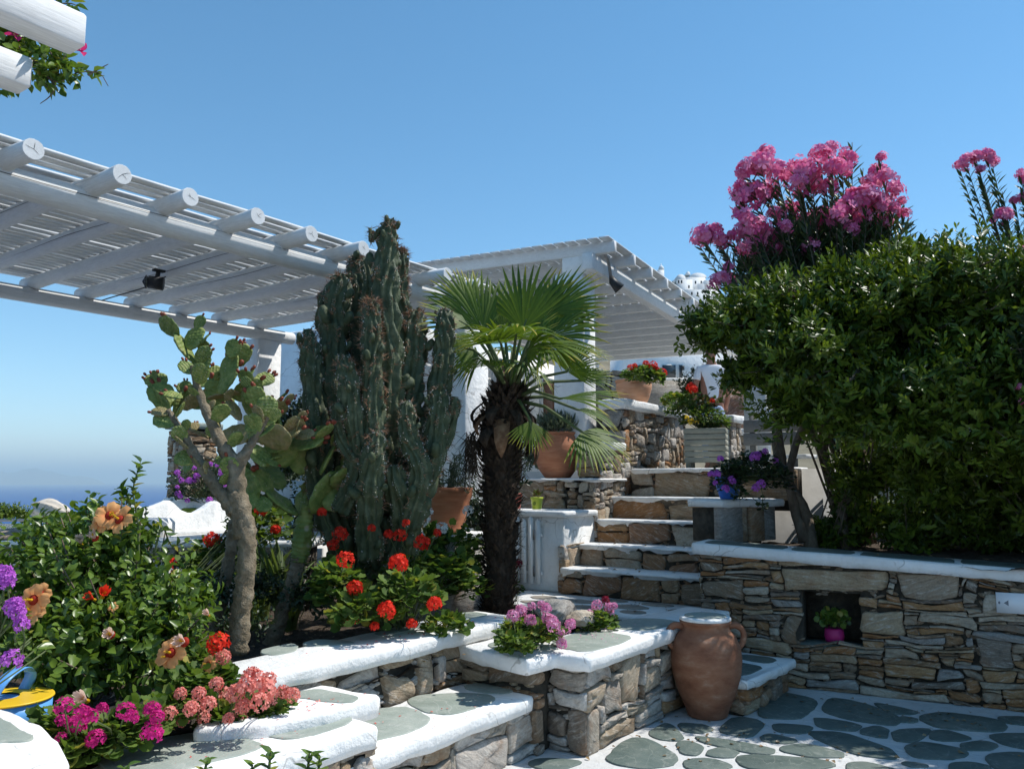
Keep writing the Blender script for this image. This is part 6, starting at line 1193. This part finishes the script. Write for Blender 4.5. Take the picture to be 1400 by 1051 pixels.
g=G(); tube(g,[at(40,700,9.6),at(50,697,9.6)],.02,8); tube(g,[at(55,700,9.6),at(55,725,9.6)],.02,8); g.build('pole',GREYW,pa)
gr=thing('glass_rail','frameless glass rail with a slim top bar at the left terrace edge','railing',tuple(at(20,740,10)))
a,b_=at(-60,711,10),at(56,711,10); b_.z=a.z; bar('top_bar',gr,a,b_,.04,.03,METAL)
GL=NB('rail_glass'); GL.b.inputs['Transmission Weight'].default_value=.9; GL.fin((.55,.65,.68),.05,None,.5); bar('glass_panel',gr,a-Vector((0,0,.35)),b_-Vector((0,0,.35)),.012,.62,GL.m,0)
g=G(); c=at(52,725,10); tube(g,[c-Vector((0,0,.3)),c+Vector((0,0,.15))],.02,8); g.build('post',METAL,gr)
def boulder(label,c,r,mat,sq=(1,1,.7),sd=0,group=None):
    import bmesh
    bm=bmesh.new(); bmesh.ops.create_icosphere(bm,subdivisions=4,radius=1)
    for v in bm.verts:
        p=v.co.copy(); f=1+.28*mnoise.noise(p*1.3+Vector((sd,0,0)))+.10*mnoise.noise(p*4+Vector((sd,0,0)))+.04*mnoise.noise(p*11); v.co=Vector((p.x*sq[0],p.y*sq[1],p.z*sq[2]))*f*r
    me=bpy.data.meshes.new('boulder'); bm.to_mesh(me); bm.free(); me.materials.append(mat); 
    for f in me.polygons: f.use_smooth=True
    o=link('boulder',me,None,loc=c); return tagp(o,label,'rock',group)
boulder('pale flat boulder at the left edge behind the hibiscus leaves',at(15,745,7.6),.30,STONEG,(1.3,1,.45),1); boulder('smaller grey boulder left of the white terrace sofa',at(50,735,8.2),.18,STONEG,(1.2,1,.6),4)
boulder('big reddish brown boulder behind the person and beside the rubble posts',at(1000,560,12.3),.34,m_stone('red_boulder',[(.24,.14,.10)],.3),(1.1,1,.8),7)
boulder('dark mossy boulder half hidden under the planter geraniums',at(760,836,6.0),.13,STONED,(1.3,1,.7),9); boulder('low brown boulder by the small pink geranium in the planter',at(795,846,5.9),.10,STONE,(1.3,1,.6),12)
# ------------------------------------------------------------------ houses
hs_=thing('terrace_house','white house under the slatted pergola with brown shuttered openings','house',tuple(q2(5,4.0,-2.3)))
c=q2(5.2,4.9,-1.15); g=G(); box(g,c,(7.4,2.4,2.3),ex2,bev=.03); g.build('wall',WHITE,hs_)
BRN=m_wood('brown_shutter',(.16,.075,.045),(.09,.04,.025),(2,2,14))
for x0,w_,h in((2.6,.9,1.25),(4.4,1.0,2.05),(6.4,.9,1.2)):
    c=q2(x0+w_/2,3.68,-2.28+(h/2 if h>2 else 1.0+h/2-.3)); o_=None; g=G(); box(g,c,(w_+.12,.06,h+.1),ex2); fo=g.build('window_frame' if h<2 else 'door_frame',PAINT,hs_)
    for s in(-.25,.25):
        g=G(); cc_=c+X2*(s*w_)-Y2*.035; box(g,cc_,(w_*.47,.03,h),ex2,bev=.005); g.build('shutter',BRN,fo)
fh=thing('villa','low white villa with dark windows beyond the terrace, under the far pergola edge','house',tuple(at(930,560,20)))
def fbox(name,parent,x0,x1,y0,y1,D_,dep,mat,bev=0): return dbox(name,parent,x0,x1,y0,y1,D_,dep,mat,bev)
fbox('wall',fh,855,1060,470,560,20,3,WHITE); 
for x0,x1 in((873,893),(906,924),(929,933),(1008,1024)): wf=fbox('window',fh,x0-1,x1+1,498,517,19.96,.06,PAINT); fbox('pane',wf,x0,x1,499,516,19.93,.03,GLASS)
g=G(); c=at(933.5,503,19.9); box(g,c,(.06,.06,.1)); g.build('wall_lamp',BLACK,fh)
lw=thing('low_wall','low grey stone wall in front of the far villa windows','wall',tuple(at(925,545,18))); fbox('masonry',lw,862,948,520,575,18,.4,STONED); fbox('coping',lw,860,950,516.5,520,17.95,.5,WHITE)
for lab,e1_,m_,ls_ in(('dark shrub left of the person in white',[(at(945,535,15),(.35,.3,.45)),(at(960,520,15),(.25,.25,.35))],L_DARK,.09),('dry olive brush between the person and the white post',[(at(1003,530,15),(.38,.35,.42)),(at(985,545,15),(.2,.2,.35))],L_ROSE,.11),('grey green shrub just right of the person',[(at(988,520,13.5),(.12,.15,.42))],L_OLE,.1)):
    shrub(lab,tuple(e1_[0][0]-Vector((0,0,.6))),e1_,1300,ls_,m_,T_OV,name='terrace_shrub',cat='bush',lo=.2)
rubw=thing('rubble_wall','grey rubble wall under the slatted pergola behind the orange pot','stone wall',tuple(at(830,520,12))); a=at(800,560,12.2); b_=at(868,560,12.2); e_=b_-a; e_.z=0; rubble(rubw,(a.x,a.y,1.72),e_,-fwv,e_.length,0,1.5,STONEG,seed=111,wr=(5,10),hr=(4,8)); g=G(); c=(a+b_)/2+fwv*.2; box(g,(c.x,c.y,2.45),(e_.length,.3,1.46),rtv[:2]); g.build('mortar',MORTAR,rubw)
def vault(name,parent,x0,x1,y0,y1,D_,dep,mat):
    a,b_=at(x0,y1,D_),at(x1,y1,D_); h=at(x0,y0,D_).z-a.z; c=(a+b_)/2; w_=(b_-a).length/2; V=[];n_=14
    for dd in(0,dep):
        for i in range(n_+1): t=math.pi*i/n_; V.append(c+rtv*(-math.cos(t)*w_)+Vector((0,0,math.sin(t)*h))+fwv*dd)
    m_=n_+1; return G().add(V,[(i,i+1,m_+i+1,m_+i) for i in range(n_)]+[tuple(range(m_-1,-1,-1)),tuple(range(m_,2*m_))]).build(name,mat,parent,False)
def hill_house(label,D_,boxes,vaults,wins,cat='house',name='hill_house'):
    t=thing(name,label,cat,tuple(at(boxes[0][0],boxes[0][3],D_)),'white houses on the hill')
    for b__ in boxes: fbox('wall',t,b__[0],b__[1],b__[2],b__[3]+30,D_+(b__[4] if len(b__)>4 else 0),3.5,WHITE)
    for b__ in vaults: vault('roof',t,*b__,D_-.02,3.5,WHITE)
    for x0,x1,y0,y1 in wins: fbox('window',t,x0,x1,y0,y1,D_-.05,.1,GLASS)
    return t
hill_house('tiny chapel with a barrel roof and arched windows, leftmost on the hill',112,[(924,948,382,396)],[(924,938,375,382)],[(927,929,383,387),(931,933,383,387),(941,943,390,394)],'chapel','hill_chapel')
hill_house('domed white house right of the chapel, highest of the hill houses',116,[(936,966,379,400)],[(943,966,373,379),(938,944,371,376)],[(950,952,384,388),(958,960,384,388)])
hill_house('stepped white house partly behind the pink oleander blossom',114,[(955,985,388,404),(964,980,383,390)],[],[(968,970,392,395),(976,978,392,395)])
hill_house('low white house at the foot of the hill chapel',108,[(936,975,396,412)],[],[(945,947,399,403),(953,955,399,403)])
bt=thing('bell_tower','slim white bell tower with a small dome above the pergola roof','tower',tuple(at(904,380,110)),'white houses on the hill'); fbox('shaft',bt,899.5,908.5,369,392,110,.9,WHITE)
a=at(904,369,110.5); g=G(); lathe(g,[(.38,0),(.38,.15),(.33,.35),(.2,.52),(.05,.62),(.04,.9)],tuple(a),14); g.build('dome',WHITE,bt,True)
for k,(lab,x0,x1,y,Dd) in enumerate((('dark shrub on the hill between bell tower and chapel',911,926,388,109),('round dark shrub on the slope right of the hill chapel',958,972,398,106),('rocky scrub on the ridge above the pergola roof',724,753,351,148))):
    c=at((x0+x1)/2,y,Dd); r_=(x1-x0)/2/F*Dd; shrub(lab,tuple(c),[(c,(r_,r_,r_*.45))],600,r_*.28,L_DARK,T_OV,name='hill_shrub',cat='bush',lo=.2,group='scrub on the hillside')
# ------------------------------------------------------------------ person
PP=at(974,560,11.5); PZ=1.735; per=thing('person','person with short dark hair, white t shirt and pale blue jeans, walking away','person',(PP.x,PP.y,PZ))
def skin(name,verts,edges,rad,mat,parent,sub=2):
    me=bpy.data.meshes.new(name); o_=Vector((PP.x,PP.y,PZ)); me.from_pydata([tuple(o_+rtv*v[0]+fwv*v[1]+Vector((0,0,v[2]))) for v in verts],edges,[]); me.materials.append(mat); o=link(name,me,parent)
    m=o.modifiers.new('skin','SKIN'); m.use_smooth_shade=True; m.use_x_symmetry=False; sv=me.skin_vertices[0].data
    for i,r in enumerate(rad): sv[i].radius=(r,r) if not hasattr(r,'__len__') else r; sv[i].use_root=(i==0)
    s=o.modifiers.new('sub','SUBSURF'); s.levels=s.render_levels=sub; return o
V=[(0,0,.95),(0,.01,1.15),(0,.0,1.36),(0,-.01,1.46),(0,.0,1.53),(0,.02,1.63),(0,.02,1.72)]; E=[(i,i+1) for i in range(6)]; Rd=[(.13,.10),(.12,.095),(.14,.10),(.07,.065),(.055,.055),(.085,.095),(.06,.07)]
def chain(start,pts):
    p=start
    for x,y,z,r in pts: V.append((x,y,z)); Rd.append(r); E.append((p,len(V)-1)); p=len(V)-1
    return p
for s in(-1,1):
    e=chain(2,[(s*.165,.0,1.40,.055),(s*.225,-.02,1.18,.042),(s*.23,.06,.97,.033),(s*.215,.09,.90,.03)])
    for k in range(4): chain(e,[(s*.215+(k-1.5)*.016,.10+.004*k,.86,.009),(s*.212+(k-1.5)*.016,.115,.82,.008)])
    chain(e,[(s*.195,.12,.88,.010),(s*.185,.13,.855,.009)])
    chain(0,[(s*.09,.0,.86,.085),(s*.10,.02+.05*s,.48,.058),(s*.10,-.02+.08*s,.09,.04),(s*.10,.10+.08*s,.03,.035)])
SKIN_=m_plain('tanned_skin',[(.30,.14,.09),(.38,.19,.13)],6,.6,.1)
skin('body',V,E,Rd,SKIN_,per)
V=[(0,0,.90),(0,.01,1.10),(0,0,1.36),(0,-.01,1.46)];E=[(0,1),(1,2),(2,3)];Rd=[(.150,.115),(.138,.11),(.15,.11),(.075,.07)]
for s in(-1,1): chain(2,[(s*.165,0,1.40,.062),(s*.20,-.015,1.29,.06),(s*.215,-.02,1.23,.058)])
skin('t_shirt',V,E,Rd,m_plain('white_cotton',[(.75,.75,.78),(.82,.82,.84)],6,.9,.3,.01),per)
V=[(0,0,.92),(0,0,.86)];E=[(0,1)];Rd=[(.165,.125),(.17,.13)]
for s in(-1,1): chain(1,[(s*.09,.0,.80,.10),(s*.10,.02+.05*s,.48,.075),(s*.10,-.02+.08*s,.10,.065)])
skin('jeans',V,E,Rd,m_plain('pale_denim',[(.30,.38,.52),(.40,.48,.62)],14,.9,.2),per)
V=[(0,.0,1.60),(0,-.005,1.68),(0,.0,1.74)];E=[(0,1),(1,2)];Rd=[(.085,.085),(.10,.105),(.06,.07)]
skin('hair',V,E,Rd,m_plain('dark_hair',[(.02,.014,.01),(.05,.035,.025)],20,.7,.3),per)
# ------------------------------------------------------------------ fallen petals and dry leaves
def litter(name,label,spots,n,size,mat,tmpl,gr=None):
    P=[]
    for x,y,z,sx,sy,k in spots:
        for _ in range(k): P.append((x+R.gauss(0,sx),y+R.gauss(0,sy),z+.004))
    P=np.array(P); tagp(scatter(name,tmpl,P,unit(rnd(len(P))*np.array([1,1,.12])),unit(rnd(len(P),.25)+np.array([0,0,1.])),NR.uniform(.6,1.2,len(P))*size,mat,None),label,kind='stuff')
litter('fallen_coral_petals','coral petals dropped on the stepped slabs',[(2.75,3.15,.56,.14,.08,34),(2.4,3.05,.50,.25,.08,26),(3.4,3.1,.355,.3,.1,14)],0,.017,P_CORAL,T_OV)
litter('fallen_red_petals','red petals dropped on the white coping under the geraniums',[(3.9,3.55,.68,.5,.06,40),(4.3,3.9,.53,.3,.2,60)],0,.016,P_RED,T_OV)
litter('fallen_pink_petals','pink petals dropped on the planter coping',[(4.9,2.85,.585,.3,.08,34)],0,.014,P_PINK,T_OV)
DRY=m_leaf('dry_leaf',(.16,.10,.05),(.30,.20,.10),trans=.1)
litter('dry_leaves','small dry leaves scattered on paving, soil and steps',[(5.4,1.6,.008,.7,.7,70),(6.45,1.3,.008,.12,1.0,70),(6.7,3.7,.508,.2,.4,26),(7.25,3.6,.757,.1,.5,14),(7.6,3.7,.967,.1,.5,12),(7.0,1.5,1.03,.08,1.0,30),(4.6,3.4,.52,.2,.2,30),(3.6,4.2,.54,.6,.4,120),(4.9,2.25,.008,.4,.3,24)],0,.032,DRY,T_OV)
# ------------------------------------------------------------------ haze: the air over the sea
HZ=m_=bpy.data.materials.new('haze'); m_.use_nodes=True; nt_=m_.node_tree; nt_.nodes.remove(nt_.nodes['Principled BSDF']); pv=nt_.nodes.new('ShaderNodeVolumePrincipled'); pv.inputs['Color'].default_value=(.68,.88,1,1); pv.inputs['Density'].default_value=8e-5; nt_.links.new(pv.outputs[0],nt_.nodes['Material Output'].inputs['Volume'])
g=G(); box(g,(0,0,287.5),(190000,190000,825)); hz=g.build('haze',m_); hz['kind']='stuff'
